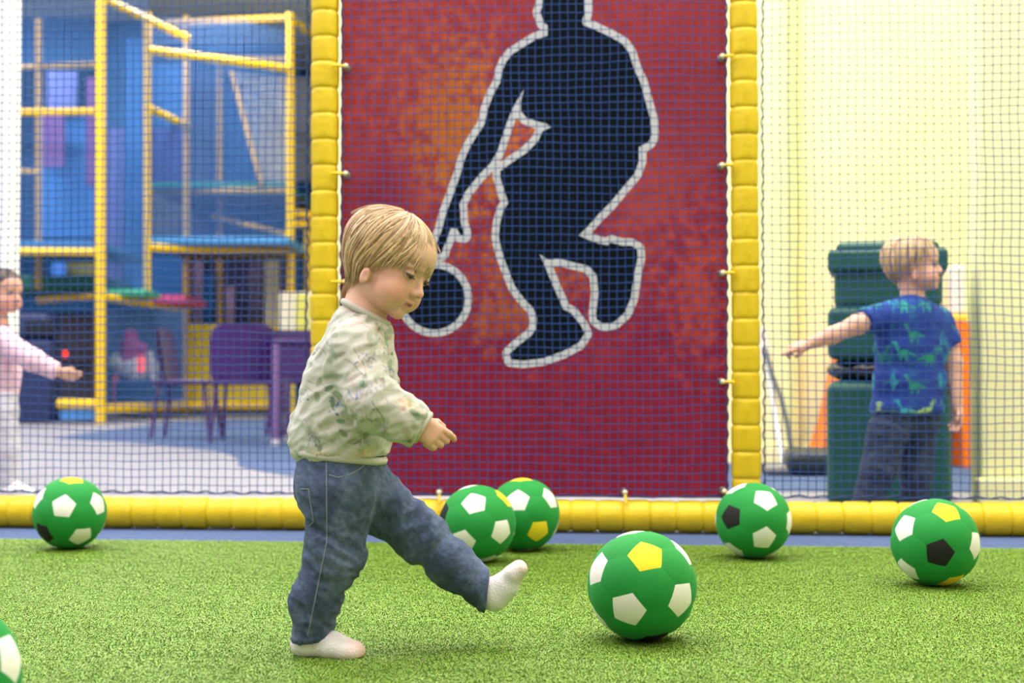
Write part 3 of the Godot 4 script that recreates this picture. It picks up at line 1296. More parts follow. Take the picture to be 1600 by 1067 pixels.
# the head in its own axes: x forward, y up, z to the person's right; k scales it
func head_lump(at: Vector3, b: Basis, k: float) -> Lump:
	var l := Lump.new(0.014 * k)
	var P := func(x: float, y: float, z: float) -> Vector3: return at + b * (Vector3(x, y, z) * k)
	l.ell(P.call(-0.012, 0.030, 0), Vector3(0.083, 0.073, 0.069) * k, b)
	l.ell(P.call(0.032, 0.038, 0), Vector3(0.050, 0.050, 0.057) * k, b)
	l.ell(P.call(0.026, -0.018, 0), Vector3(0.051, 0.056, 0.057) * k, b)
	l.ell(P.call(0.020, -0.046, 0), Vector3(0.045, 0.034, 0.048) * k, b)
	l.ell(P.call(0.059, -0.068, 0), Vector3(0.014, 0.013, 0.016) * k, b)
	for s in [-1.0, 1.0]:
		l.ell(P.call(0.043, -0.037, 0.033 * s), Vector3(0.030, 0.030, 0.026) * k, b)
		l.ell(P.call(0.002, -0.030, 0.066 * s), Vector3(0.011, 0.016, 0.007) * k, b * Basis(Vector3.UP, -0.35 * s))
		l.hollow(P.call(0.006, -0.029, 0.0745 * s), Vector3(0.0065, 0.0085, 0.0045) * k)
	return l


func face_lump(at: Vector3, b: Basis, k: float) -> Lump:
	var l := Lump.new(0.005 * k)
	var P := func(x: float, y: float, z: float) -> Vector3: return at + b * (Vector3(x, y, z) * k)
	l.cap(P.call(0.0740, 0.006, 0), P.call(0.0835, -0.0185, 0), 0.0052 * k, 0.0082 * k)
	l.ell(P.call(0.0850, -0.0205, 0), Vector3(0.0088, 0.0080, 0.0085) * k, b)
	for s in [-1.0, 1.0]:
		l.ell(P.call(0.0805, -0.0232, 0.0085 * s), Vector3(0.0065, 0.0055, 0.0055) * k, b)
		l.cap(P.call(0.0762, -0.0420, 0.003 * s), P.call(0.0690, -0.0452, 0.0165 * s), 0.0054 * k, 0.003 * k)
		l.cap(P.call(0.0735, -0.0532, 0.003 * s), P.call(0.0680, -0.0490, 0.0145 * s), 0.0052 * k, 0.003 * k)
		# brow ridge
		l.cap(P.call(0.0765, 0.0215, 0.013 * s), P.call(0.0640, 0.0205, 0.042 * s), 0.0045 * k, 0.004 * k)
	return l


func skin_paint(p: Vector3, at: Vector3, b: Basis, k: float, brow: Color) -> Color:
	var q := b.inverse() * (p - at) / k
	var c := SKIN
	var z := absf(q.z)
	if q.x > 0.02 and q.y < 0.06 and q.y > -0.09:
		var cheek := exp(-(pow((q.y + 0.028) / 0.024, 2.0) + pow((z - 0.038) / 0.021, 2.0)))
		c = c.lerp(Color(0.72, 0.26, 0.21), 0.6 * cheek)
		var lips := exp(-(pow((q.y + 0.0475) / 0.0068, 4.0) + pow(z / 0.0160, 4.0))) * (1.0 if q.x > 0.060 else 0.0)
		c = c.lerp(Color(0.56, 0.20, 0.17), 0.8 * lips)
		var lip_shade := exp(-(pow((q.y + 0.0468 - 0.08 * z) / 0.0026, 2.0) + pow(z / 0.0155, 6.0))) * (1.0 if q.x > 0.060 else 0.0)  # shade between the lips, painted dark into the skin colour
		c = c.lerp(Color(0.16, 0.045, 0.04), 0.85 * lip_shade)
		var br := exp(-(pow((q.y - 0.0225 + 0.004 * pow((z - 0.027) / 0.012, 2.0)) / 0.0032, 2.0) + pow((z - 0.028) / 0.0145, 4.0)))
		c = c.lerp(brow, 0.5 * br)
		var tip := exp(-(pow((q.x - 0.095) / 0.008, 2.0) + pow((q.y + 0.022) / 0.010, 2.0) + pow(z / 0.01, 2.0)))
		c = c.lerp(Color(0.72, 0.34, 0.27), 0.4 * tip)
		var nostril_shade := exp(-(pow((q.y + 0.0272) / 0.0022, 2.0) + pow((z - 0.0045) / 0.0028, 2.0))) * (1.0 if q.x > 0.078 else 0.0)  # nostrils are only shade painted into the skin colour
		c = c.lerp(Color(0.25, 0.10, 0.08), 0.8 * nostril_shade)
	var ear := exp(-(pow((q.x) / 0.02, 2.0) + pow((q.y + 0.026) / 0.028, 2.0) + pow((z - 0.068) / 0.01, 2.0)))
	c = c.lerp(Color(0.74, 0.36, 0.27), 0.5 * ear)
	return c


# an eyeball with iris and pupil, under a lid with lashes, looking along `look`
func eye(mb: MB, at: Vector3, b: Basis, k: float, s: float, look: Vector3, iris: Color, lid_drop: float) -> void:
	var c := at + b * (Vector3(0.0618, 0.0070, 0.0290 * s) * k)
	var r := 0.0124 * k
	var rows := 18
	var sides := 22
	var f := look.normalized()
	var u := f.cross(b.y).normalized()
	var w := u.cross(f)
	var start := mb.v.size()
	for i in rows + 1:
		var th := PI * 0.62 * i / rows
		for j in sides:
			var a := TAU * j / sides
			var d := f * cos(th) + (u * cos(a) + w * sin(a)) * sin(th)
			mb.col = Color(0.42, 0.38, 0.36)
			if th < 0.62:
				mb.col = iris
			if th < 0.30:
				mb.col = Color(0.012, 0.010, 0.010)
			mb.put(c + d * r, d)
	for i in rows:
		for j in sides:
			var j2 := (j + 1) % sides
			mb.quad(start + i * sides + j, start + (i + 1) * sides + j, start + (i + 1) * sides + j2, start + i * sides + j2)
	# lids: parts of a slightly larger sphere, hinged on the axis through the corners of the eye
	var fw := b.x
	for lid in 2:
		var from := PI * 0.5 + 0.2 if lid == 0 else -PI * 0.5
		var to: float = 0.42 - lid_drop if lid == 0 else -0.62
		start = mb.v.size()
		for i in 13:
			var e := lerpf(from, to, i / 12.0)
			for j in 17:
				var a := lerpf(-1.57, 1.57, j / 16.0)
				var arc := e * (cos(a) * 0.35 + 0.65) if i == 12 else e
				var d := fw * cos(arc) * cos(a) + b.y * sin(arc) * cos(a) + b.z * sin(a)
				mb.col = SKIN.lerp(Color(0.60, 0.33, 0.25), 0.5)
				if i >= 10:
					mb.col = Color(0.10, 0.06, 0.04) if lid == 0 else Color(0.5, 0.25, 0.18)
				mb.put(c + d * r * (1.10 if lid == 0 else 1.06), d)
		for i in 12:
			for j in 16:
				var q := start + i * 17 + j
				mb.quad(q, q + 1, q + 18, q + 17)
	if lid_drop > -1.0:
		# lashes
		for j in 13:
			var a := lerpf(-1.05, 1.05, j / 12.0)
			var e := 0.42 - lid_drop
			e = e * (cos(a) * 0.35 + 0.65)
			var d := fw * cos(e) * cos(a) + b.y * sin(e) * cos(a) + b.z * sin(a)
			var p := c + d * r * 1.1
			mb.col = Color(0.10, 0.065, 0.04)
			mb.tube(PackedVector3Array([p, p + d * 0.0028 * k, p + d * 0.005 * k + b.y * 0.0012 * k]), PackedFloat32Array([0.0005 * k, 0.0004 * k, 0.0001 * k]), 4, false)


# a hand from the wrist: f along the fingers, t towards the thumb, n out of the back of the hand
func hand(fld: Field, wrist: Vector3, f: Vector3, t: Vector3, k: float, bend: Array, thumb_out := 0.5, side := 1.0) -> void:
	f = f.normalized()
	t = (t - f * t.dot(f)).normalized()
	var n := f.cross(t).normalized() * side
	var pl := fld.add(Lump.new(0.010 * k))
	pl.cap(wrist - f * 0.02 * k, wrist + f * 0.008 * k, 0.0155 * k, 0.0150 * k)
	for i in 4:
		var o: float = [0.0165, 0.0055, -0.0055, -0.0155][i]
		pl.cap(wrist + f * 0.008 * k + t * o * 0.7 * k, wrist + f * [0.044, 0.046, 0.043, 0.038][i] * k + t * o * k, 0.0105 * k, 0.0078 * k)
	pl.cap(wrist + f * 0.010 * k + t * 0.008 * k, wrist + f * 0.028 * k + t * 0.019 * k - n * 0.004 * k, 0.011 * k, 0.009 * k)
	for i in 4:
		var o: float = [0.0180, 0.0060, -0.0060, -0.0172][i]
		var p: Vector3 = wrist + f * [0.044, 0.046, 0.043, 0.038][i] * k + t * o * k
		var fl := fld.add(Lump.new(0.002 * k))
		var ang := 0.0
		var dir := f
		var len: Array = [[0.021, 0.014, 0.012], [0.023, 0.016, 0.013], [0.021, 0.015, 0.012], [0.017, 0.011, 0.010]][i]
		for s in 3:
			ang += bend[i] * [0.5, 1.5, 0.8][s]
			dir = (f * cos(ang) - n * sin(ang) + t * o * 1.5).normalized()
			var q: Vector3 = p + dir * len[s] * k
			fl.cap(p, q, [0.0071, 0.0064, 0.0058][s] * k, [0.0064, 0.0058, 0.0050][s] * k)
			p = q
	var th := fld.add(Lump.new(0.003 * k))
	var p0 := wrist + f * 0.020 * k + t * 0.017 * k - n * 0.004 * k
	var d0 := (f * 0.75 + t * thumb_out - n * 0.45).normalized()
	var p1 := p0 + d0 * 0.019 * k
	var d1 := (f * 0.9 + t * thumb_out * 0.2 - n * 0.5).normalized()
	th.cap(p0, p1, 0.0085 * k, 0.0070 * k)
	th.cap(p1, p1 + d1 * 0.016 * k, 0.0070 * k, 0.0055 * k)


# locks of hair that fall from the crown over the skull; `ends` gives how far down (head units) by direction
func hair_mesh(at: Vector3, b: Basis, k: float, count: int, tones: Array, ends: Callable, sd: int, swirl: float, loose: float, thick := 1.0) -> ArrayMesh:
	var r := RandomNumberGenerator.new()
	r.seed = sd
	var mb := MB.new()
	var crown := Vector3(-0.035, 0.0, 0.004)
	var c0 := Vector3(-0.010, 0.030, 0)
	var rad := Vector3(0.087, 0.077, 0.0735)
	# the cap underneath, so that no scalp shows
	var start := mb.v.size()
	var first := mb.ix.size()
	for i in 25:
		for j in 49:
			var phi := TAU * j / 48.0
			var low: float = ends.call(phi) + 0.010 + 0.026 * maxf(0.0, cos(phi))
			var t := i / 24.0
			mb.col = tones[0]
			mb.put(at + b * (hair_point(phi, t, low, c0, rad, -0.0015) * k), Vector3.ZERO)
	for i in 24:
		for j in 48:
			var q := start + i * 49 + j
			mb.quad(q, q + 1, q + 50, q + 49)
	mb.smooth_normals(start, first)
	# locks
	for n in count:
		var phi := r.randf() * TAU
		var t0 := r.randf_range(0.0, 0.55) * r.randf()
		var low: float = ends.call(phi) + r.randf_range(-loose, loose * 0.8)
		var t1 := 1.0 if r.randf() < 0.65 else r.randf_range(0.6, 1.0)
		var lift := r.randf_range(0.001, 0.0075)
		var wide := r.randf_range(0.0014, 0.0038) * thick
		var sway := r.randfn() * 0.10
		var flick := r.randf_range(-0.002, 0.006)
		var tone: Color = tones[r.randi() % tones.size()]
		var pts := PackedVector3Array()
		var rr := PackedFloat32Array()
		for i in 12:
			var s := i / 11.0
			var t := lerpf(t0, t1, s)
			var ph := phi - swirl * (1.0 - s) * absf(sin(phi)) * signf(sin(phi)) + sway * s * s
			var q := hair_point(ph, t, low, c0, rad, lift * (0.35 + 0.65 * sin(PI * minf(s * 1.1, 1.0))) + flick * maxf(0.0, s - 0.75) * 4.0)
			pts.append(at + b * (q * k))
			rr.append(k * wide * (0.35 + 0.65 * sin(PI * clampf(s * 0.9 + 0.08, 0.0, 1.0))) * (1.0 if s < 0.8 else lerpf(1.0, 0.12, (s - 0.8) / 0.2)))
		mb.col = tone * r.randf_range(0.68, 1.2)
		mb.tube(pts, rr, 4, false, 0.55, (pts[5] - (at + b * c0 * k)).normalized())
	for n in count / 40:
		var phi := r.randf() * TAU
		var pts := PackedVector3Array()
		var rr := PackedFloat32Array()
		for i in 9:
			var s := i / 8.0
			var q := hair_point(phi + 0.5 * s * sin(n * 1.7), 0.05 + s * r.randf_range(0.5, 0.54), -0.02, c0, rad, 0.006 + 0.012 * s * s)
			pts.append(at + b * (q * k))
			rr.append(0.00035 * k)
		mb.col = tones[n % tones.size()]
		mb.tube(pts, rr, 3, false)
	return mb.mesh(true)


func hair_point(phi: float, t: float, low: float, c0: Vector3, rad: Vector3, lift: float) -> Vector3:
	# t runs from the crown (0) to the ends (1) whose height is `low`
	var top := c0.y + rad.y
	var crown_x := -0.028 * (1.0 - t) * (1.0 - t)
	var y := lerpf(top, low, pow(t, 1.5) * 0.55 + t * 0.45 * t)
	var s := clampf((y - c0.y) / rad.y, -1.0, 1.0)
	var ring := sqrt(maxf(0.0, 1.0 - s * s))
	if s < 0.0:
		# below the widest place the hair hangs more than it follows the skull
		ring = lerpf(1.0, sqrt(maxf(0.0, 1.0 - s * s * 0.8)), 0.75)
	ring = maxf(ring, 0.02)
	var p := Vector3(c0.x + cos(phi) * ring * (rad.x + lift) + crown_x * ring, y + lift * maxf(s, 0.0), c0.z + sin(phi) * ring * (rad.z + lift))
	return p


func figure(base: Vector3, label: String) -> Node3D:
	return thing("person", label, "person", base)


func build_toddler() -> void:
	var D := 2.68
	var P := func(px: float, py: float, dz: float) -> Vector3: return W(px, py, D - dz)
	var base := Vector3(W(510, 1020, D).x, 0.008, -D)
	var o := figure(base, "blond toddler in a floral sweatshirt and jeans kicking on the turf")
	var hb := Basis(Vector3.BACK, deg_to_rad(-26)) * Basis(Vector3.UP, deg_to_rad(-25)) * Basis(Vector3.RIGHT, deg_to_rad(3))
	var ha: Vector3 = P.call(606, 418, 0.0)
	var neck: Vector3 = P.call(566, 500, 0.0)
	# --- skin: head, neck, hands, and the limbs under the clothes, one surface
	var skin := MB.new()
	var fld := Field.new()
	fld.k = 0.006
	fld.add(head_lump(ha, hb, 1.0))
	fld.add(face_lump(ha, hb, 1.0))
	var nk := fld.add(Lump.new(0.02))
	nk.cap(ha + hb * Vector3(-0.022, -0.035, 0), neck, 0.040, 0.040)
	nk.cap(neck, P.call(553, 535, 0.0), 0.040, 0.045)
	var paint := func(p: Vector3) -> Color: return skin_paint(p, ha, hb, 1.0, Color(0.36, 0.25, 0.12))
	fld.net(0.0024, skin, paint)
	for s in [1.0, -1.0]:
		eye(skin, ha, hb, 1.0, s, hb * Vector3(0.86, -0.36, 0.05), Color(0.035, 0.032, 0.03), 0.80)
	var limbs := Field.new()
	limbs.k = 0.02
	var trunk := limbs.add(Lump.new(0.03))
	trunk.chain([P.call(553, 535, 0), P.call(545, 620, 0), P.call(538, 720, 0)], [0.05, 0.06, 0.06])
	limbs.add(Lump.new(0.02)).chain([P.call(553, 545, 0.075), P.call(583, 632, 0.118), P.call(652, 663, 0.115)], [0.032, 0.026, 0.019])
	limbs.add(Lump.new(0.02)).chain([P.call(556, 545, -0.075), P.call(560, 640, -0.1), P.call(572, 680, -0.1)], [0.032, 0.026, 0.019])
	limbs.add(Lump.new(0.02)).chain([P.call(528, 770, 0.04), P.call(522, 868, 0.045), P.call(486, 1002, 0.045)], [0.05, 0.036, 0.02])
	limbs.add(Lump.new(0.02)).chain([P.call(575, 765, -0.045), P.call(655, 838, -0.05), P.call(760, 926, -0.05)], [0.05, 0.036, 0.02])
	skin.col = SKIN
	limbs.net(0.008, skin)
	var hf := Field.new()
	hf.k = 0.0015
	hand(hf, P.call(648, 662, 0.115), Vector3(0.80, -0.50, -0.05), Vector3(0.50, 0.80, -0.25), 0.98, [0.42, 0.95, 1.05, 1.1], 0.5)
	hand(hf, P.call(574, 680, -0.1), Vector3(-0.5, -0.6, 0.2), Vector3(0.9, -0.4, 0.0), 0.9, [0.9, 0.9, 0.9, 0.9], 0.4, -1.0)
	skin.col = SKIN.lerp(Color(0.74, 0.40, 0.30), 0.35)
	hf.net(0.0022, skin)
	part("body", skin.shift(-base).mesh(true), M.skin, o)
	# --- hair
	var ends := func(phi: float) -> float:
		var c := cos(phi)
		# fringe to the brows, sides over the ears, nape longest
		if c > 0.35:
			return lerpf(0.004, 0.019, clampf((c - 0.35) / 0.4, 0.0, 1.0))
		if c > -0.25:
			return lerpf(-0.044, 0.004, clampf((c + 0.25) / 0.6, 0.0, 1.0))
		return lerpf(-0.078, -0.044, clampf((c + 1.0) / 0.75, 0.0, 1.0))
	var blond := [Color(0.52, 0.335, 0.17), Color(0.62, 0.43, 0.235), Color(0.40, 0.245, 0.115), Color(0.74, 0.55, 0.33), Color(0.46, 0.29, 0.145)]
	var hair := hair_mesh(ha, hb, 1.0, 1700, blond, ends, 5, 0.75, 0.016)
	var hm := part("hair", hair, M.hair, o, "fine straight blond hair")
	hm.position = -base
	# --- sweatshirt
	var sw := Field.new()
	sw.k = 0.022
	var body := sw.add(Lump.new(0.03))
	body.chain([P.call(563, 522, 0.0), P.call(549, 596, 0.0), P.call(538, 660, 0.0), P.call(535, 694, 0.0)], [0.062, 0.083, 0.087, 0.085])
	body.cap(P.call(552, 548, 0.062), P.call(552, 548, -0.062), 0.048, 0.048)
	body.cap(P.call(478, 672, 0.0), P.call(478, 690, 0.0), 0.03, 0.03)
	body.cut(P.call(532, 716, 0.0), Vector3(0.10, -1, 0))
	body.cut(P.call(574, 489, 0.0), Vector3(0.52, 1.0, 0))
	var sr := sw.add(Lump.new(0.03))
	sr.chain([P.call(552, 548, 0.075), P.call(584, 630, 0.118), P.call(628, 655, 0.117), P.call(664, 672, 0.115)], [0.047, 0.045, 0.038, 0.033])
	sr.cut(P.call(659, 668, 0.115), Vector3(0.84, -0.50, 0))
	var sl := sw.add(Lump.new(0.03))
	sl.chain([P.call(556, 548, -0.075), P.call(556, 640, -0.1), P.call(572, 682, -0.1)], [0.047, 0.045, 0.033])
	sl.cut(P.call(572, 680, -0.1), Vector3(0.3, -0.9, 0))
	var wr := FastNoiseLite.new()
	wr.seed = 12
	wr.frequency = 1.0
	wr.fractal_octaves = 2
	var elbow: Vector3 = P.call(584, 630, 0.118)
	sw.depth = 0.007
	sw.ripple = func(p: Vector3) -> float:
		var q := p - base
		# soft folds that sag across the back and gather at the hem and the elbow
		var f := wr.get_noise_3d(q.x * 7.0 + q.y * 8.0, q.y * 22.0 - q.x * 12.0, q.z * 7.0)
		f = 0.55 - 2.2 * absf(f)
		var g := exp(-(p - elbow).length_squared() / 0.006)
		return -(0.0040 + 0.003 * g) * f - 0.0012 * wr.get_noise_3d(q.x * 42.0, q.y * 42.0, q.z * 42.0)
	var sm := MB.new()
	sw.net(0.004, sm)
	var shirt := part("sweatshirt", sm.shift(-base).mesh(), M.floral, o, "off-white sweatshirt printed with flowers and leaves")
	# ribbed collar, cuff and hem
	var bands := MB.new()
	cuff_ring(bands, P.call(662, 669, 0.115), Vector3(0.84, -0.50, 0), 0.0305, 0.020)
	part("cuff", bands.shift(-base).mesh(), M.rib, shirt)
	var col := MB.new()
	var pts := PackedVector3Array()
	var rr := PackedFloat32Array()
	var cn := Vector3(0.52, 1.0, 0).normalized()
	for i in 33:
		var a := TAU * i / 32
		var d := Vector3(cn.y, -cn.x, 0) * cos(a) * 0.047 + Vector3(0, 0, 1) * sin(a) * 0.046
		pts.append((P.call(571, 490, 0.0) as Vector3) + d + cn * 0.0015)
		rr.append(0.0065)
	col.tube(pts, rr, 8, false)
	part("collar", col.shift(-base).mesh(), M.rib, shirt)
	var hem := MB.new()
	pts = PackedVector3Array()
	rr = PackedFloat32Array()
	for i in 41:
		var a := TAU * i / 40
		var at: Vector3 = P.call(533 + 66 * cos(a), 712 + 7.5 * cos(a), 0.0)
		pts.append(at + Vector3(0, 0, 0.078 * sin(a)))
		rr.append(0.0085)
	hem.tube(pts, rr, 8, false)
	part("hem_band", hem.shift(-base).mesh(), M.rib, shirt)
	# --- jeans
	var je := Field.new()
	je.k = 0.02
	var hip := je.add(Lump.new(0.03))
	hip.chain([P.call(534, 712, 0.0), P.call(538, 765, 0.0)], [0.080, 0.078])
	hip.ell(P.call(505, 760, 0.0), Vector3(0.052, 0.06, 0.075))
	hip.cut(P.call(534, 704, 0.0), Vector3(-0.05, 1, 0))
	var lr := je.add(Lump.new(0.03))
	lr.chain([P.call(530, 770, 0.038), P.call(524, 866, 0.045), P.call(492, 938, 0.045), P.call(487, 1006, 0.045)], [0.066, 0.050, 0.041, 0.036])
	lr.cut(P.call(487, 1000, 0.045), Vector3(0.12, -1, 0))
	var ll := je.add(Lump.new(0.03))
	ll.chain([P.call(572, 770, -0.04), P.call(655, 836, -0.05), P.call(706, 882, -0.05), P.call(768, 929, -0.05)], [0.064, 0.047, 0.040, 0.037])
	ll.cut(P.call(761, 925, -0.05), Vector3(0.95, -0.12, 0))
	var knee: Vector3 = P.call(520, 868, 0.045)
	var knee2: Vector3 = P.call(655, 838, -0.05)
	je.depth = 0.008
	je.ripple = func(p: Vector3) -> float:
		var q := p - base
		var right := 1.0 if q.x < 0.06 else 0.0
		var f := 0.0
		if p.x < knee.x + 0.055:
			# creases run round the standing leg, tighter at knee and ankle
			f = 0.5 - 2.2 * absf(wr.get_noise_3d(q.x * 9.0, q.y * 24.0 + q.x * 14.0, q.z * 9.0))
		else:
			var al := Vector3(0.75, -0.66, 0)
			f = 0.5 - 2.2 * absf(wr.get_noise_3d(q.dot(al) * 22.0 + q.y * 6.0, q.dot(Vector3(0.66, 0.75, 0)) * 10.0, q.z * 9.0))
		var g := 0.5 + exp(-(p - knee).length_squared() / 0.008) + exp(-(p - knee2).length_squared() / 0.008) + clampf(0.12 - q.y, 0.0, 0.12) * 6.0
		return -0.0048 * f * minf(g, 1.4) - 0.001 * wr.get_noise_3d(q.x * 60.0, q.y * 60.0, q.z * 60.0)
	var jm := MB.new()
	je.net(0.004, jm)
	var jeans := part("jeans", jm.shift(-base).mesh(), M.denim, o, "faded blue denim jeans")
	# side seam, pocket and turn-ups sewn on the surface
	var seam := PackedVector3Array()
	var sr2 := PackedFloat32Array()
	for i in 40:
		var t := i / 39.0
		var y := lerpf(722, 992, t)
		var x := lerpf(510, 512, t) if y < 840 else lerpf(512, 481, (y - 840) / 152.0)
		var p: Vector3 = je.hit(P.call(x, y, 0.25), (P.call(x, y, 0.0) as Vector3 - P.call(x, y, 0.25)).normalized(), 0.4)
		seam.append(p - base)
		sr2.append(0.0011)
	part("side_seam", MB.new().tube(seam, sr2, 5).mesh(), M.denim_thread, jeans)
	var pocket := PackedVector3Array()
	var pr := PackedFloat32Array()
	for q in [[462, 768], [472, 764], [482, 764], [484, 780], [488, 800], [490, 815], [484, 822], [476, 818]]:
		var p: Vector3 = je.hit(P.call(q[0], q[1], 0.25), (P.call(q[0], q[1], 0.0) as Vector3 - P.call(q[0], q[1], 0.25)).normalized(), 0.4)
		pocket.append(p - base)
		pr.append(0.0011)
	part("pocket_stitching", MB.new().tube(pocket, pr, 5).mesh(), M.denim_thread, jeans)
	var front := PackedVector3Array()
	var fr := PackedFloat32Array()
	for q in [[514, 742], [528, 746], [545, 742], [560, 734], [572, 724]]:
		var p: Vector3 = je.hit(P.call(q[0], q[1], 0.25), (P.call(q[0], q[1], 0.0) as Vector3 - P.call(q[0], q[1], 0.25)).normalized(), 0.4)
		front.append(p - base)
		fr.append(0.0013)
	part("pocket_stitching", MB.new().tube(front, fr, 5).mesh(), M.denim_thread, jeans)
	var t1 := MB.new()
	cuff_ring(t1, P.call(487, 999, 0.045), Vector3(0.12, -1, 0), 0.0355, 0.016)
	part("turn_up", t1.shift(-base).mesh(), M.denim, jeans)
	var t2 := MB.new()
	cuff_ring(t2, P.call(760, 925, -0.05), Vector3(0.95, -0.12, 0), 0.036, 0.016)
	part("turn_up", t2.shift(-base).mesh(), M.denim, jeans)
	# --- socks
	var floor_y := 0.0095
	var s1 := Field.new()
	s1.k = 0.015
	var foot := s1.add(Lump.new(0.02))
	var g := func(px: float, h: float, dz: float) -> Vector3:
		var w := W(px, 1015, D - dz)
		w.y = floor_y + h
		return w
	foot.chain([P.call(487, 992, 0.045), g.call(482, 0.024, 0.045)], [0.027, 0.026])
	foot.chain([g.call(474, 0.019, 0.043), g.call(520, 0.019, 0.050), g.call(550, 0.012, 0.056)], [0.022, 0.021, 0.016])
	foot.cap(g.call(515, 0.016, 0.066), g.call(545, 0.010, 0.072), 0.016, 0.012)
	for i in 5:
		foot.cap(g.call(548 - i * 2.5, 0.010, 0.045 + i * 0.0085), g.call(560 - i * 3.5, 0.008, 0.045 + i * 0.0085), 0.0095 - i * 0.0006, 0.0085 - i * 0.0006)
	foot.cut(Vector3(0, floor_y, 0), Vector3(0, -1, 0))
	var toe1: Vector3 = g.call(560, 0.0, 0.06)
	var sock_paint := func(p: Vector3) -> Color:
		var c := Color(0.74, 0.72, 0.73)
		# the sock is knitted with pink toes
		var pink := clampf(1.0 - (toe1 - p).length() / 0.055, 0.0, 1.0)
		return c.lerp(Color(0.70, 0.46, 0.40), clampf(pink * 1.3, 0.0, 0.85))
	var sm1 := MB.new()
	s1.net(0.003, sm1, sock_paint)
	part("sock", sm1.shift(-base).mesh(true), M.sock, o, "white sock with pink toes on the standing foot")
	var s2 := Field.new()
	s2.k = 0.012
	var kick := s2.add(Lump.new(0.018))
	kick.cap(P.call(752, 921, -0.05), P.call(772, 929, -0.05), 0.027, 0.025)
	kick.chain([P.call(772, 934, -0.05), P.call(790, 914, -0.048), P.call(803, 898, -0.046)], [0.024, 0.022, 0.017])
	for i in 5:
		kick.cap(P.call(802, 897, -0.062 + i * 0.008), P.call(811 + i * 0.5, 885 + i * 1.2, -0.064 + i * 0.0085), 0.010 - i * 0.0006, 0.0088 - i * 0.0006)
	var toe2: Vector3 = P.call(813, 887, -0.05)
	var sock_paint2 := func(p: Vector3) -> Color:
		return Color(0.74, 0.72, 0.73).lerp(Color(0.70, 0.44, 0.36), clampf(1.45 - (toe2 - p).length() / 0.026, 0.0, 0.85))
	var sm2 := MB.new()
	s2.net(0.003, sm2, sock_paint2)
	part("sock", sm2.shift(-base).mesh(true), M.sock, o, "white sock with pink toes on the kicking foot")


# a short open band of cloth round a limb end
func cuff_ring(mb: MB, at: Vector3, dir: Vector3, r: float, long: float) -> void:
	dir = dir.normalized()
	var x := dir.cross(Vector3.BACK).normalized()
	var z := dir.cross(x).normalized()
	var prof := [Vector2(r - 0.006, 0.0), Vector2(r, 0.0005), Vector2(r + 0.0022, 0.004), Vector2(r + 0.0026, long * 0.5), Vector2(r + 0.002, long - 0.003), Vector2(r - 0.002, long), Vector2(r - 0.007, long - 0.001)]
	mb.lathe(at - dir * long * 0.85, prof, 26, Basis(x, dir, z))


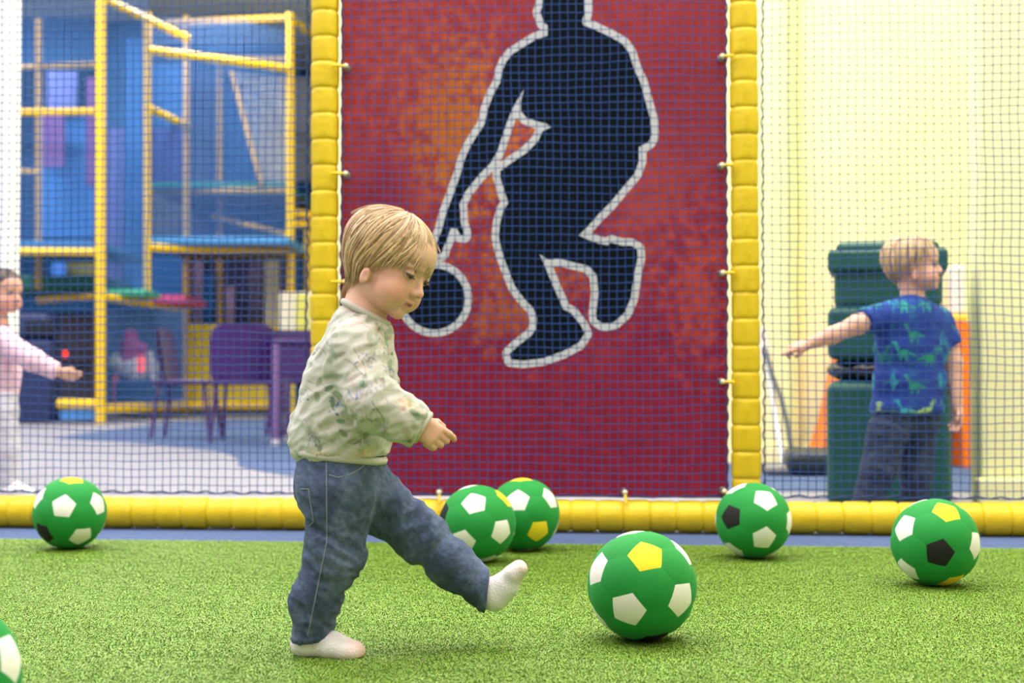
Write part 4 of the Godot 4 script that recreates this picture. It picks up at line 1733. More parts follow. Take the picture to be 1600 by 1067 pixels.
func build_boy() -> void:
	var D := 5.15
	var P := func(px: float, py: float, dz: float) -> Vector3: return W(px, py, D - dz)
	var base := Vector3(W(1400, 800, D).x, 0.0, -D)
	var o := figure(base, "blond boy in a blue dinosaur T-shirt and dark jeans, arm stretched out, behind the net")
	var hb := Basis(Vector3.BACK, deg_to_rad(4)) * Basis(Vector3.UP, deg_to_rad(-16))
	var k := 1.08
	var ha: Vector3 = P.call(1428, 418, 0.0)
	var skin := MB.new()
	var fld := Field.new()
	fld.k = 0.006
	fld.add(head_lump(ha, hb, k))
	fld.add(face_lump(ha, hb, k))
	fld.add(Lump.new(0.02)).chain([ha + hb * Vector3(-0.02, -0.05, 0), P.call(1428, 470, 0.0), P.call(1425, 500, 0.0)], [0.043, 0.040, 0.05])
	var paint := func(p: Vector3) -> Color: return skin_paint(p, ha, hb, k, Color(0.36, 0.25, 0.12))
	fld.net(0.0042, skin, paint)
	for s in [1.0, -1.0]:
		eye(skin, ha, hb, k, s, hb * Vector3(1, 0, 0), Color(0.05, 0.06, 0.07), 0.1)
	var limbs := Field.new()
	limbs.k = 0.02
	limbs.add(Lump.new(0.03)).chain([P.call(1424, 515, 0), P.call(1424, 640, 0)], [0.055, 0.055])
	limbs.add(Lump.new(0.02)).chain([P.call(1388, 488, 0.06), P.call(1340, 507, 0.10), P.call(1300, 524, 0.12), P.call(1262, 538, 0.14)], [0.036, 0.034, 0.029, 0.020])
	limbs.add(Lump.new(0.02)).chain([P.call(1470, 500, -0.06), P.call(1488, 565, -0.05), P.call(1495, 632, -0.02)], [0.042, 0.034, 0.022])
	limbs.add(Lump.new(0.02)).chain([P.call(1388, 670, 0.04), P.call(1372, 735, 0.04), P.call(1350, 800, 0.04)], [0.06, 0.045, 0.03])
	limbs.add(Lump.new(0.02)).chain([P.call(1432, 670, -0.04), P.call(1430, 735, -0.03), P.call(1428, 798, -0.04)], [0.06, 0.045, 0.03])
	skin.col = SKIN
	limbs.net(0.009, skin)
	var hf := Field.new()
	hf.k = 0.003
	hand(hf, P.call(1262, 538, 0.14), Vector3(-0.95, -0.18, 0.1), Vector3(0.1, -0.5, 0.8), 1.1, [0.12, 0.75, 0.9, 0.95], 0.4)
	hand(hf, P.call(1495, 634, -0.02), Vector3(0.0, -1.0, 0.1), Vector3(0.3, 0.0, 0.95), 1.1, [0.3, 0.4, 0.4, 0.45], 0.4, -1.0)
	hf.net(0.0035, skin)
	part("body", skin.shift(-base).mesh(true), M.skin, o)
	var ends := func(phi: float) -> float:
		var c := cos(phi)
		if c > 0.35:
			return lerpf(0.016, 0.040, clampf((c - 0.35) / 0.4, 0.0, 1.0))
		return lerpf(-0.045, 0.016, clampf((c + 1.0) / 1.35, 0.0, 1.0))
	var tones := [Color(0.52, 0.36, 0.18), Color(0.62, 0.45, 0.24), Color(0.44, 0.28, 0.13), Color(0.70, 0.54, 0.32)]
	var hm := part("hair", hair_mesh(ha, hb, k, 700, tones, ends, 6, 0.3, 0.010, 1.4), M.hair, o, "short blond hair")
	hm.position = -base
	var wr := FastNoiseLite.new()
	wr.seed = 22
	wr.frequency = 1.0
	var ts := Field.new()
	ts.k = 0.02
	var b := ts.add(Lump.new(0.04))
	b.cap(P.call(1400, 505, 0.03), P.call(1450, 505, -0.03), 0.078, 0.074)
	b.cap(P.call(1400, 545, 0.03), P.call(1450, 545, -0.03), 0.079, 0.075)
	b.cap(P.call(1398, 595, 0.03), P.call(1447, 595, -0.03), 0.080, 0.076)
	b.cap(P.call(1396, 640, 0.03), P.call(1440, 640, -0.03), 0.084, 0.080)
	b.chain([P.call(1424, 500, 0.0), P.call(1422, 640, 0.0)], [0.084, 0.09])
	b.cap(P.call(1426, 485, 0.02), P.call(1430, 480, -0.02), 0.052, 0.052)
	b.cut(P.call(1420, 645, 0.0), Vector3(0, -1, 0))
	b.cut(P.call(1432, 464, 0.0), Vector3(0.35, 1, 0))
	var sl := ts.add(Lump.new(0.02))
	sl.chain([P.call(1392, 492, 0.05), P.call(1340, 505, 0.10)], [0.052, 0.048])
	sl.cut(P.call(1350, 502, 0.09), Vector3(-0.9, -0.25, 0.3))
	var sr := ts.add(Lump.new(0.02))
	sr.chain([P.call(1468, 502, -0.055), P.call(1486, 548, -0.05)], [0.052, 0.047])
	sr.cut(P.call(1484, 540, -0.05), Vector3(0.3, -0.95, 0))
	ts.depth = 0.006
	ts.ripple = func(p: Vector3) -> float:
		var q := p - base
		return -0.004 * (0.5 - 2.0 * absf(wr.get_noise_3d(q.x * 8.0, q.y * 12.0, q.z * 8.0)))
	var tm := MB.new()
	ts.net(0.007, tm)
	part("t_shirt", tm.shift(-base).mesh(), M.dino, o, "blue T-shirt printed with green dinosaurs")
	var je := Field.new()
	je.k = 0.02
	var hip := je.add(Lump.new(0.03))
	hip.cap(P.call(1398, 655, 0.02), P.call(1436, 655, -0.02), 0.074, 0.072)
	hip.cut(P.call(1420, 632, 0), Vector3(0, 1, 0))
	var l1 := je.add(Lump.new(0.02)).chain([P.call(1388, 672, 0.04), P.call(1372, 735, 0.05), P.call(1350, 800, 0.04)], [0.074, 0.060, 0.052])
	l1.cut(P.call(1350, 797, 0.04), Vector3(-0.1, -1, 0))
	var l2 := je.add(Lump.new(0.02)).chain([P.call(1434, 672, -0.04), P.call(1431, 735, -0.03), P.call(1428, 800, -0.04)], [0.072, 0.058, 0.052])
	l2.cut(P.call(1428, 794, -0.04), Vector3(0, -1, 0))
	je.depth = 0.008
	je.ripple = func(p: Vector3) -> float:
		var q := p - base
		return -0.006 * (0.5 - 2.0 * absf(wr.get_noise_3d(q.x * 7.0, q.y * 18.0 + q.x * 8.0, q.z * 7.0)))
	var jm := MB.new()
	je.net(0.007, jm)
	part("jeans", jm.shift(-base).mesh(), M.denim_dark, o)
	for side in 2:
		var sh := Field.new()
		var f := sh.add(Lump.new(0.02))
		var at: Vector3 = P.call(1350 if side == 0 else 1428, 800, 0.04 if side == 0 else -0.04)
		at.y = 0.03
		f.chain([at + Vector3(-0.03, 0, 0), at + Vector3(0.06, 0, 0.02), at + Vector3(0.11, -0.008, 0.035)], [0.034, 0.034, 0.026])
		f.cap(at, at + Vector3(0, 0.05, 0), 0.034, 0.036)
		f.cut(Vector3(0, 0.003, 0), Vector3.DOWN)
		var sm := MB.new()
		sh.net(0.008, sm)
		part("sock", sm.shift(-base).mesh(), M.denim_dark, o)


func build_girl() -> void:
	var D := 6.1
	var P := func(px: float, py: float, dz: float) -> Vector3: return W(px, py, D - dz)
	var base := Vector3(W(5, 770, D).x, 0.0, -D)
	var o := figure(base, "dark-haired girl in a pink top and pale leggings reaching out, behind the net")
	var hb := Basis(Vector3.BACK, deg_to_rad(-4)) * Basis(Vector3.UP, deg_to_rad(-22))
	var k := 1.0
	var ha: Vector3 = P.call(4, 459, 0.0)
	var tan := Color(0.56, 0.33, 0.22)
	var skin := MB.new()
	var fld := Field.new()
	fld.k = 0.006
	fld.add(head_lump(ha, hb, k))
	fld.add(face_lump(ha, hb, k))
	fld.add(Lump.new(0.02)).chain([ha + hb * Vector3(-0.02, -0.05, 0), P.call(-2, 505, 0.0), P.call(-3, 530, 0.0)], [0.040, 0.037, 0.05])
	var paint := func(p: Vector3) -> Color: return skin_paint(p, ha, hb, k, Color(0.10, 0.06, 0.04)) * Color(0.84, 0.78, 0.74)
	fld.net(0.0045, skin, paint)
	for s in [1.0, -1.0]:
		eye(skin, ha, hb, k, s, hb * Vector3(1, -0.1, 0), Color(0.04, 0.025, 0.02), 0.15)
	var limbs := Field.new()
	limbs.k = 0.02
	limbs.add(Lump.new(0.03)).chain([P.call(-2, 530, 0), P.call(-4, 630, 0)], [0.06, 0.06])
	limbs.add(Lump.new(0.02)).chain([P.call(8, 532, 0.08), P.call(52, 562, 0.12), P.call(92, 581, 0.12)], [0.036, 0.03, 0.02])
	limbs.add(Lump.new(0.02)).chain([P.call(-8, 532, -0.08), P.call(-30, 575, -0.1), P.call(-22, 620, -0.1)], [0.036, 0.03, 0.02])
	limbs.add(Lump.new(0.02)).chain([P.call(2, 640, 0.05), P.call(10, 700, 0.05), P.call(14, 762, 0.05)], [0.055, 0.042, 0.028])
	limbs.add(Lump.new(0.02)).chain([P.call(-6, 640, -0.05), P.call(-14, 700, -0.05), P.call(-24, 755, -0.05)], [0.055, 0.042, 0.028])
	skin.col = tan
	limbs.net(0.009, skin)
	var hf := Field.new()
	hf.k = 0.003
	hand(hf, P.call(93, 582, 0.12), Vector3(0.95, -0.25, 0.0), Vector3(0.2, 0.9, 0.1), 1.0, [0.35, 0.45, 0.5, 0.55])
	hand(hf, P.call(-22, 622, -0.1), Vector3(0.2, -1.0, 0.0), Vector3(0.9, 0.1, 0.0), 1.0, [0.4, 0.5, 0.5, 0.5], 0.5, -1.0)
	hf.net(0.0035, skin)
	part("body", skin.shift(-base).mesh(true), M.skin, o)
	var ends := func(phi: float) -> float:
		var c := cos(phi)
		if c > 0.2:
			return lerpf(0.020, 0.062, clampf((c - 0.2) / 0.5, 0.0, 1.0))
		return lerpf(-0.050, 0.020, clampf((c + 1.0) / 1.2, 0.0, 1.0))
	var tones := [Color(0.055, 0.032, 0.02), Color(0.08, 0.045, 0.028), Color(0.10, 0.06, 0.035)]
	var hm := part("hair", hair_mesh(ha, hb, k, 500, tones, ends, 7, 0.5, 0.008, 1.5), M.hair, o, "dark brown hair")
	hm.position = -base
	var wr := FastNoiseLite.new()
	wr.seed = 23
	wr.frequency = 1.0
	var ts := Field.new()
	ts.k = 0.025
	var b := ts.add(Lump.new(0.04))
	b.chain([P.call(-2, 530, 0.0), P.call(-3, 580, 0.0), P.call(-3, 616, 0.0)], [0.075, 0.088, 0.085])
	b.cap(P.call(0, 533, 0.06), P.call(-4, 533, -0.06), 0.05, 0.05)
	b.cut(P.call(0, 618, 0.0), Vector3(0, -1, 0))
	b.cut(P.call(0, 508, 0.0), Vector3(0.1, 1, 0))
	var s1 := ts.add(Lump.new(0.02)).chain([P.call(6, 535, 0.075), P.call(52, 563, 0.12), P.call(95, 583, 0.12)], [0.052, 0.046, 0.034])
	s1.cut(P.call(90, 580, 0.12), Vector3(0.95, -0.3, 0))
	var s2 := ts.add(Lump.new(0.02)).chain([P.call(-8, 535, -0.075), P.call(-30, 575, -0.1), P.call(-22, 622, -0.1)], [0.052, 0.046, 0.034])
	s2.cut(P.call(-22, 618, -0.1), Vector3(0.2, -1, 0))
	ts.depth = 0.006
	ts.ripple = func(p: Vector3) -> float:
		var q := p - base
		return -0.004 * (0.5 - 2.0 * absf(wr.get_noise_3d(q.x * 8.0, q.y * 12.0, q.z * 8.0)))
	var tm := MB.new()
	ts.net(0.008, tm)
	part("sweatshirt", tm.shift(-base).mesh(), M.pink_cloth, o, "pale pink sweatshirt")
	var je := Field.new()
	je.k = 0.02
	var hip := je.add(Lump.new(0.03))
	hip.cap(P.call(0, 622, 0.03), P.call(-4, 622, -0.03), 0.072, 0.072)
	hip.cap(P.call(0, 645, 0.03), P.call(-4, 645, -0.03), 0.072, 0.072)
	hip.cut(P.call(0, 612, 0), Vector3(0, 1, 0))
	var l1 := je.add(Lump.new(0.02)).chain([P.call(2, 645, 0.05), P.call(10, 700, 0.05), P.call(14, 765, 0.05)], [0.070, 0.054, 0.040])
	l1.cut(P.call(14, 762, 0.05), Vector3(0, -1, 0))
	var l2 := je.add(Lump.new(0.02)).chain([P.call(-6, 645, -0.05), P.call(-14, 700, -0.05), P.call(-24, 758, -0.05)], [0.070, 0.054, 0.040])
	l2.cut(P.call(-24, 755, -0.05), Vector3(0, -1, 0))
	je.depth = 0.006
	je.ripple = func(p: Vector3) -> float:
		var q := p - base
		return -0.004 * (0.5 - 2.0 * absf(wr.get_noise_3d(q.x * 8.0, q.y * 20.0 + q.x * 8.0, q.z * 8.0)))
	var jm := MB.new()
	je.net(0.008, jm)
	part("leggings", jm.shift(-base).mesh(), M.legging, o, "pale grey leggings")
	for side in 2:
		var sh := Field.new()
		var f := sh.add(Lump.new(0.02))
		var at: Vector3 = P.call(14 if side == 0 else -24, 765, 0.05 if side == 0 else -0.05)
		at.y = 0.03
		f.chain([at + Vector3(-0.03, 0, 0), at + Vector3(0.05, 0, 0.02), at + Vector3(0.095, -0.008, 0.03)], [0.032, 0.031, 0.024])
		f.cap(at, at + Vector3(0, 0.045, 0), 0.032, 0.035)
		f.cut(Vector3(0, 0.003, 0), Vector3.DOWN)
		var sm := MB.new()
		sh.net(0.007, sm)
		part("shoe", sm.shift(-base).mesh(), M.shoe, o, "white shoe")


# ---------------------------------------------------------------- the play frame and furniture behind the net
func slab_px(parent: Node, called: String, px1: float, py1: float, px2: float, py2: float, d: float, deep: float, m: Material, label := "") -> MeshInstance3D:
	var a := W(px1, py1, d)
	var b := W(px2, py2, d)
	var org: Vector3 = parent.position if parent is Node3D and parent != self else Vector3.ZERO
	var mb := MB.new().box((a + b) * 0.5 - Vector3(0, 0, deep * 0.5) - org, Vector3(absf(b.x - a.x), absf(a.y - b.y), deep), minf(0.02, deep * 0.3))
	return part(called, mb.mesh(), m, parent, label)


func build_play_frame() -> void:
	var pad := mat(rgb8(244, 200, 16), 0.45)
	var dim_pad := mat(rgb8(206, 164, 40), 0.5)  # same yellow padding further in, its dimmer light put into the colour
	var base := W(290, 640, 16.5)
	base.y = 0.0
	var o := thing("soft_play_frame", "tall indoor climbing frame of yellow padded poles with blue panels and mats", "play frame", base)
	var bar := func(called: String, a: Array, b: Array, r: float, m: Material) -> void:
		var p := W(a[0], a[1], a[2]) - base
		var q := W(b[0], b[1], b[2]) - base
		if q.y + base.y < 0.06 and absf(q.x - p.x) < 0.1:
			q.y = -base.y
		part(called, MB.new().bar(p, q, r, 14).mesh(), m, o)
	bar.call("post", [157, -40, 14.8], [157, 658, 14.8], 0.050, pad)
	bar.call("post", [60, 30, 16.0], [60, 452, 16.0], 0.033, dim_pad)
	bar.call("post", [230, 20, 16.0], [230, 472, 16.0], 0.038, pad)
	bar.call("post", [291, 24, 17.7], [291, 648, 17.7], 0.040, dim_pad)
	bar.call("post", [454, 20, 17.0], [454, 651, 17.0], 0.046, pad)
	bar.call("post", [343, 90, 18.6], [343, 640, 18.6], 0.036, dim_pad)
	bar.call("post", [441, 120, 18.6], [441, 300, 18.6], 0.035, dim_pad)
	bar.call("post", [481, 360, 17.6], [481, 640, 17.6], 0.045, pad)
	bar.call("pole", [362, 112, 18.0], [408, 288, 17.5], 0.030, dim_pad)
	bar.call("rail", [-30, 107, 16.5], [157, 101, 15.6], 0.034, dim_pad)
	bar.call("rail", [-30, 176, 15.0], [157, 174, 14.9], 0.036, pad)
	bar.call("rail", [-30, 262, 15.6], [62, 270, 16.0], 0.034, dim_pad)
	bar.call("rail", [-30, 392, 14.95], [157, 394, 14.85], 0.040, pad)
	bar.call("rail", [60, 469, 16.3], [157, 462, 15.6], 0.040, dim_pad)
	bar.call("rail", [92, 631, 14.9], [157, 631, 14.85], 0.054, pad)
	bar.call("rail", [157, -5, 14.85], [292, 60, 16.5], 0.042, pad)
	bar.call("rail", [262, 36, 17.7], [456, 28, 17.0], 0.042, dim_pad)
	bar.call("rail", [454, 28, 17.0], [510, 70, 18.6], 0.046, pad)
	bar.call("rail", [230, 78, 16.0], [454, 108, 17.0], 0.046, pad)
	bar.call("rail", [262, 88, 18.5], [454, 93, 18.2], 0.035, dim_pad)
	bar.call("rail", [230, 168, 16.0], [292, 197, 17.7], 0.046, pad)
	bar.call("rail", [230, 298, 18.0], [454, 298, 17.5], 0.040, dim_pad)
	bar.call("rail", [230, 387, 16.2], [454, 389, 16.9], 0.052, pad)
	bar.call("rail", [157, 463, 14.85], [293, 483, 17.7], 0.046, pad)
	bar.call("rail", [157, 640, 14.85], [293, 634, 17.6], 0.058, pad)
	bar.call("rail", [291, 634, 17.6], [440, 634, 17.6], 0.050, pad)
	bar.call("rail", [454, 332, 17.0], [520, 340, 17.8], 0.045, pad)
	bar.call("rail", [454, 350, 17.0], [520, 352, 17.8], 0.045, pad)
	bar.call("rail", [330, 338, 18.4], [448, 366, 17.2], 0.030, dim_pad)
	# decks and mats
	var sky := mat(rgb8(70, 150, 220), 0.5)
	var sea := mat(rgb8(20, 130, 120), 0.5)
	var pink := mat(rgb8(200, 70, 130), 0.5)
	var ply := mat(rgb8(120, 112, 100), 0.8)
	slab_px(o, "mat", 234, 369, 450, 381, 16.25, 1.9, sky, "pale blue mat on the middle deck")
	slab_px(o, "deck", 234, 381, 450, 386, 16.3, 1.9, ply)
	slab_px(o, "mat", 234, 284, 452, 293, 17.7, 2.4, sea, "teal mat on the upper deck")
	slab_px(o, "deck", 234, 293, 452, 297, 17.75, 2.4, ply)
	slab_px(o, "mat", -30, 376, 150, 388, 15.0, 2.0, mat(rgb8(40, 110, 180), 0.5), "blue mat on the deck behind the girl")
	slab_px(o, "mat", -30, 430, 150, 452, 16.4, 1.6, mat(rgb8(24, 108, 92), 0.6), "dark green mat on the lower deck")
	slab_px(o, "mat", 163, 452, 226, 462, 15.3, 0.7, mat(rgb8(60, 170, 130), 0.5), "mint green mat")
	slab_px(o, "mat", 234, 461, 288, 474, 16.3, 1.2, pink, "pink mat")
	slab_px(o, "mat", 92, 641, 155, 656, 14.9, 0.6, mat(rgb8(80, 150, 230), 0.5), "bright blue step mat on the floor")
	# panels further in
	var blue := mat(rgb8(20, 104, 184), 0.6)
	var deep := mat(rgb8(44, 58, 140), 0.6)
	var lilac := mat(rgb8(96, 110, 190), 0.6)
	var slate := mat(rgb8(70, 92, 140), 0.7)
	var plum := mat(rgb8(104, 54, 130), 0.6)
	slab_px(o, "panel", 167, 200, 228, 450, 18.4, 0.05, lilac, "lilac blue vinyl panel")
	slab_px(o, "panel", 196, 60, 228, 452, 18.2, 0.05, blue, "blue vinyl panel")
	slab_px(o, "panel", 236, 100, 288, 200, 18.4, 0.05, blue)
	slab_px(o, "panel", 236, 200, 286, 284, 18.3, 0.05, deep, "indigo panel")
	slab_px(o, "panel", 300, 110, 338, 284, 19.6, 0.05, slate)
	slab_px(o, "panel", 350, 140, 404, 284, 19.4, 0.05, blue)
	slab_px(o, "panel", 404, 120, 500, 284, 20.2, 0.05, mat(rgb8(128, 130, 140), 0.7), "grey panel behind the climbing net")
	slab_px(o, "panel", 236, 300, 452, 366, 19.8, 0.05, mat(rgb8(112, 116, 120), 0.8), "grey panel below the upper deck")
	slab_px(o, "panel", 330, 318, 448, 362, 19.5, 0.05, slate)
	slab_px(o, "panel", 236, 398, 292, 470, 18.2, 0.05, blue)
	slab_px(o, "panel", 63, 180, 148, 372, 17.4, 0.05, blue)
	slab_px(o, "panel", 66, 180, 100, 262, 17.2, 0.05, plum, "plum panel")
	slab_px(o, "panel", 134, 120, 152, 290, 17.2, 0.05, plum)
	slab_px(o, "panel", 72, 110, 120, 170, 17.3, 0.05, lilac)
	slab_px(o, "panel", 95, 396, 150, 444, 17.6, 0.05, mat(rgb8(120, 116, 70), 0.7), "olive panel")
	slab_px(o, "panel", 80, 404, 102, 434, 17.4, 0.05, mat(rgb8(60, 120, 220), 0.6), "bright blue panel")
	slab_px(o, "panel", 165, 486, 290, 634, 18.4, 0.05, mat(rgb8(66, 96, 140), 0.6), "dull blue panel behind the ride-on toy")
	slab_px(o, "panel", 296, 506, 432, 632, 18.0, 0.08, mat(rgb8(228, 200, 20), 0.5), "yellow panel behind the purple chairs")
	slab_px(o, "panel", 296, 396, 446, 508, 19.6, 0.05, mat(rgb8(66, 60, 110), 0.6), "dark purple panel under the deck")
	slab_px(o, "panel", 302, 398, 316, 508, 19.3, 0.04, mat(rgb8(170, 140, 180), 0.6))
	slab_px(o, "panel", 352, 448, 366, 508, 19.3, 0.04, mat(rgb8(190, 150, 190), 0.6))
	slab_px(o, "panel", 318, 428, 334, 508, 19.3, 0.04, blue)
	slab_px(o, "panel", 388, 398, 408, 508, 19.3, 0.04, mat(rgb8(104, 88, 120), 0.6))
	slab_px(o, "column", 412, 396, 432, 640, 18.3, 0.16, mat(rgb8(222, 212, 190), 0.6), "cream column")
	slab_px(o, "panel", -30, -30, 150, 104, 19.0, 0.05, mat(rgb8(34, 112, 186), 0.6), "blue upper panel")
	slab_px(o, "panel", 165, -30, 226, 200, 19.2, 0.05, mat(rgb8(34, 112, 186), 0.6))
	slab_px(o, "panel", 238, 48, 452, 120, 20.6, 0.05, mat(rgb8(38, 84, 140), 0.6))
	# fine blue safety netting stretched over the bays
	for bay in [[-30, -30, 150, 390, 15.3], [164, -30, 228, 458, 15.5], [236, 30, 450, 366, 17.2], [164, 486, 290, 632, 16.0]]:
		var nb := MB.new()
		var p0 := W(bay[0], bay[1], bay[4]) - base
		var p1 := W(bay[2], bay[3], bay[4]) - base
		var nx := int((p1.x - p0.x) / 0.045)
		for i in nx + 1:
			var x := lerpf(p0.x, p1.x, float(i) / nx)
			nb.tube(PackedVector3Array([Vector3(x, p0.y, p0.z), Vector3(x, p1.y, p0.z)]), PackedFloat32Array([0.0038, 0.0038]), 4, false)
		var ny := int((p0.y - p1.y) / 0.045)
		for i in ny + 1:
			var y := lerpf(p0.y, p1.y, float(i) / ny)
			nb.tube(PackedVector3Array([Vector3(p0.x, y, p0.z), Vector3(p1.x, y, p0.z)]), PackedFloat32Array([0.0038, 0.0038]), 4, false)
		part("netting", nb.mesh(), mat(rgb8(74, 128, 196), 0.7), o).set_meta("kind", "stuff")
	# the climbing net that slants behind the upper deck
	var cn := MB.new()
	for i in 15:
		var t := i / 14.0
		cn.bar(W(lerpf(364, 446, t), lerpf(112, 120, t), 18.2) - base, W(lerpf(408, 448, t), 284, 17.9) - base, 0.008, 5)
		var y := lerpf(116, 284, t)
		cn.bar(W(lerpf(364, 408, t), y, 18.2) - base, W(448, y + 6 * (1 - t), 18.1) - base, 0.008, 5)
	part("climbing_net", cn.mesh(), mat(rgb8(190, 186, 176), 0.8), o).set_meta("kind", "stuff")


func build_left_furniture() -> void:
	# litter bin
	var d := 15.2
	var w := W(58, 590, d)
	var o := thing("litter_bin", "dark navy litter bin with an open hatch beside the girl in pink", "bin", Vector3(w.x, 0, w.z))
	var navy := mat(rgb8(26, 38, 84), 0.45)
	part("body", MB.new().box(Vector3(0, 0.44, 0), Vector3(0.45, 0.88, 0.44), 0.05).mesh(), navy, o)
	part("hood", MB.new().box(Vector3(0, 1.03, 0), Vector3(0.43, 0.30, 0.41), 0.09).mesh(), navy, o)
	part("hatch", MB.new().box(Vector3(0.08, 1.0, 0.21), Vector3(0.26, 0.16, 0.02), 0.008).mesh(), mat(rgb8(8, 8, 12), 0.8), o, "black plate for the shade in the opening")  # a flat black plate; the shade inside the bin is its colour
	# dark cabinet with a lit red button
	var c := W(118, 560, 17.0)
	o = thing("arcade_cabinet", "tall dark brown game cabinet with a glowing red button, behind the litter bin", "cabinet", Vector3(c.x, 0, c.z))
	var dark := mat(rgb8(64, 54, 66), 0.5)
	part("body", MB.new().box(Vector3(0, 0.62, 0), Vector3(0.54, 1.24, 0.5), 0.03).mesh(), dark, o)
	part("console", MB.new().box(Vector3(0, 0.72, 0.30), Vector3(0.52, 0.10, 0.24), 0.03, Basis(Vector3.RIGHT, 0.3)).mesh(), mat(rgb8(84, 76, 92), 0.5), o)
	var red := mat(rgb8(255, 60, 30), 0.4)
	red.emission_enabled = true
	red.emission = rgb8(255, 62, 30)
	red.emission_energy_multiplier = 1.6
	var bt := W(100, 553, 16.45) - o.position
	part("button_light", MB.new().ball(bt, Vector3.ONE * 0.045, 8, 12).mesh(), red, o, "glowing red button")
	# ride-on toy
	var t := W(216, 590, 17.3)
	o = thing("ride_on_toy", "white and pink ride-on toy with a red lamp inside the play frame", "toy", Vector3(t.x, 0, t.z))
	var white := mat(rgb8(208, 212, 226), 0.4)
	part("base", MB.new().box(Vector3(0.0, 0.22, 0), Vector3(0.5, 0.44, 0.4), 0.06).mesh(), mat(rgb8(16, 60, 120), 0.5), o)
	var hull := Field.new()
	hull.add(Lump.new(0.08)).chain([Vector3(-0.26, 0.66, 0), Vector3(0.0, 0.56, 0), Vector3(0.16, 0.60, 0)], [0.11, 0.15, 0.10])
	var hm := MB.new()
	hull.net(0.03, hm)
	part("hull", hm.mesh(), white, o)
	var seat := Field.new()
	seat.add(Lump.new(0.06)).chain([Vector3(-0.12, 0.70, 0), Vector3(-0.1, 0.98, 0)], [0.12, 0.09]).chain([Vector3(-0.1, 0.85, 0), Vector3(0.06, 0.82, 0)], [0.1, 0.07])
	var sm := MB.new()
	seat.net(0.03, sm)
	part("seat", sm.mesh(), mat(rgb8(166, 54, 130), 0.5), o, "pink seat")
	part("handle", MB.new().tube(PackedVector3Array([Vector3(0.16, 0.78, 0.1), Vector3(0.20, 0.62, 0.12), Vector3(0.22, 0.45, 0.12), Vector3(0.27, 0.28, 0.1)]), PackedFloat32Array([0.05, 0.05, 0.045, 0.04]), 10).mesh(), white, o)
	part("bumper", MB.new().box(Vector3(-0.24, 0.34, 0.12), Vector3(0.07, 0.34, 0.12), 0.03).mesh(), mat(rgb8(226, 110, 150), 0.5), o, "pink bumper")
	var lamp := mat(rgb8(255, 90, 80), 0.4)
	lamp.emission_enabled = true
	lamp.emission = rgb8(255, 84, 70)
	lamp.emission_energy_multiplier = 1.2
	part("lamp", MB.new().box(Vector3(0.075, 0.64, 0.17), Vector3(0.07, 0.22, 0.05), 0.024).mesh(), lamp, o, "lit red lamp")
	# cream notice board beyond the toddler
	var b := W(462, 490, 16.5)
	o = thing("padded_board", "cream and yellow padded board between the frame and the fence post", "board", Vector3(b.x, 0, b.z))
	slab_px(o, "board", 436, 456, 500, 524, 16.5, 0.12, mat(rgb8(232, 224, 196), 0.6))
	slab_px(o, "cushion", 462, 460, 482, 516, 16.46, 0.06, mat(rgb8(226, 220, 96), 0.6), "yellow cushion")
	slab_px(o, "foot", 440, 520, 496, 526, 16.49, 0.14, mat(rgb8(220, 190, 60), 0.6))
	slab_px(o, "leg", 452, 526, 460, 656, 16.52, 0.06, mat(rgb8(220, 190, 60), 0.6))
	slab_px(o, "leg", 484, 526, 492, 656, 16.52, 0.06, mat(rgb8(220, 190, 60), 0.6))
	# chairs and table
	purple_chair("purple plastic chair seen from the side, next to the yellow panel", W(292, 690, 11.5), PI / 2)
	purple_chair("purple plastic chair turned with its broad back to the net", W(386, 690, 10.9), PI)
	purple_chair("purple plastic chair at the far side of the purple table", W(470, 690, 11.9), 0.4)
	var p := W(500, 700, 10.6)
	o = thing("purple_table", "purple table half hidden behind the toddler", "table", Vector3(p.x, 0, p.z))
	var plum := mat(rgb8(60, 18, 100), 0.4)
	part("table_top", MB.new().box(Vector3(0, 0.755, 0), Vector3(0.62, 0.035, 0.6), 0.014).mesh(), plum, o)
	part("apron", MB.new().box(Vector3(0, 0.62, 0.26), Vector3(0.56, 0.24, 0.03), 0.008).mesh(), plum, o)
	for s in [[-1, -1], [-1, 1], [1, -1], [1, 1]]:
		var leg := part("leg", MB.new().tube(PackedVector3Array([Vector3(0.285 * s[0], 0.738, 0.27 * s[1]), Vector3(0.285 * s[0], 0.02, 0.27 * s[1])]), PackedFloat32Array([0.03, 0.026]), 10).mesh(), mat(rgb8(126, 92, 150), 0.4), o)
		part("foot_cap", MB.new().bar(Vector3(0.285 * s[0], 0.05, 0.27 * s[1]), Vector3(0.285 * s[0], 0.0, 0.27 * s[1]), 0.032, 10).mesh(), mat(rgb8(214, 206, 220), 0.5), leg)


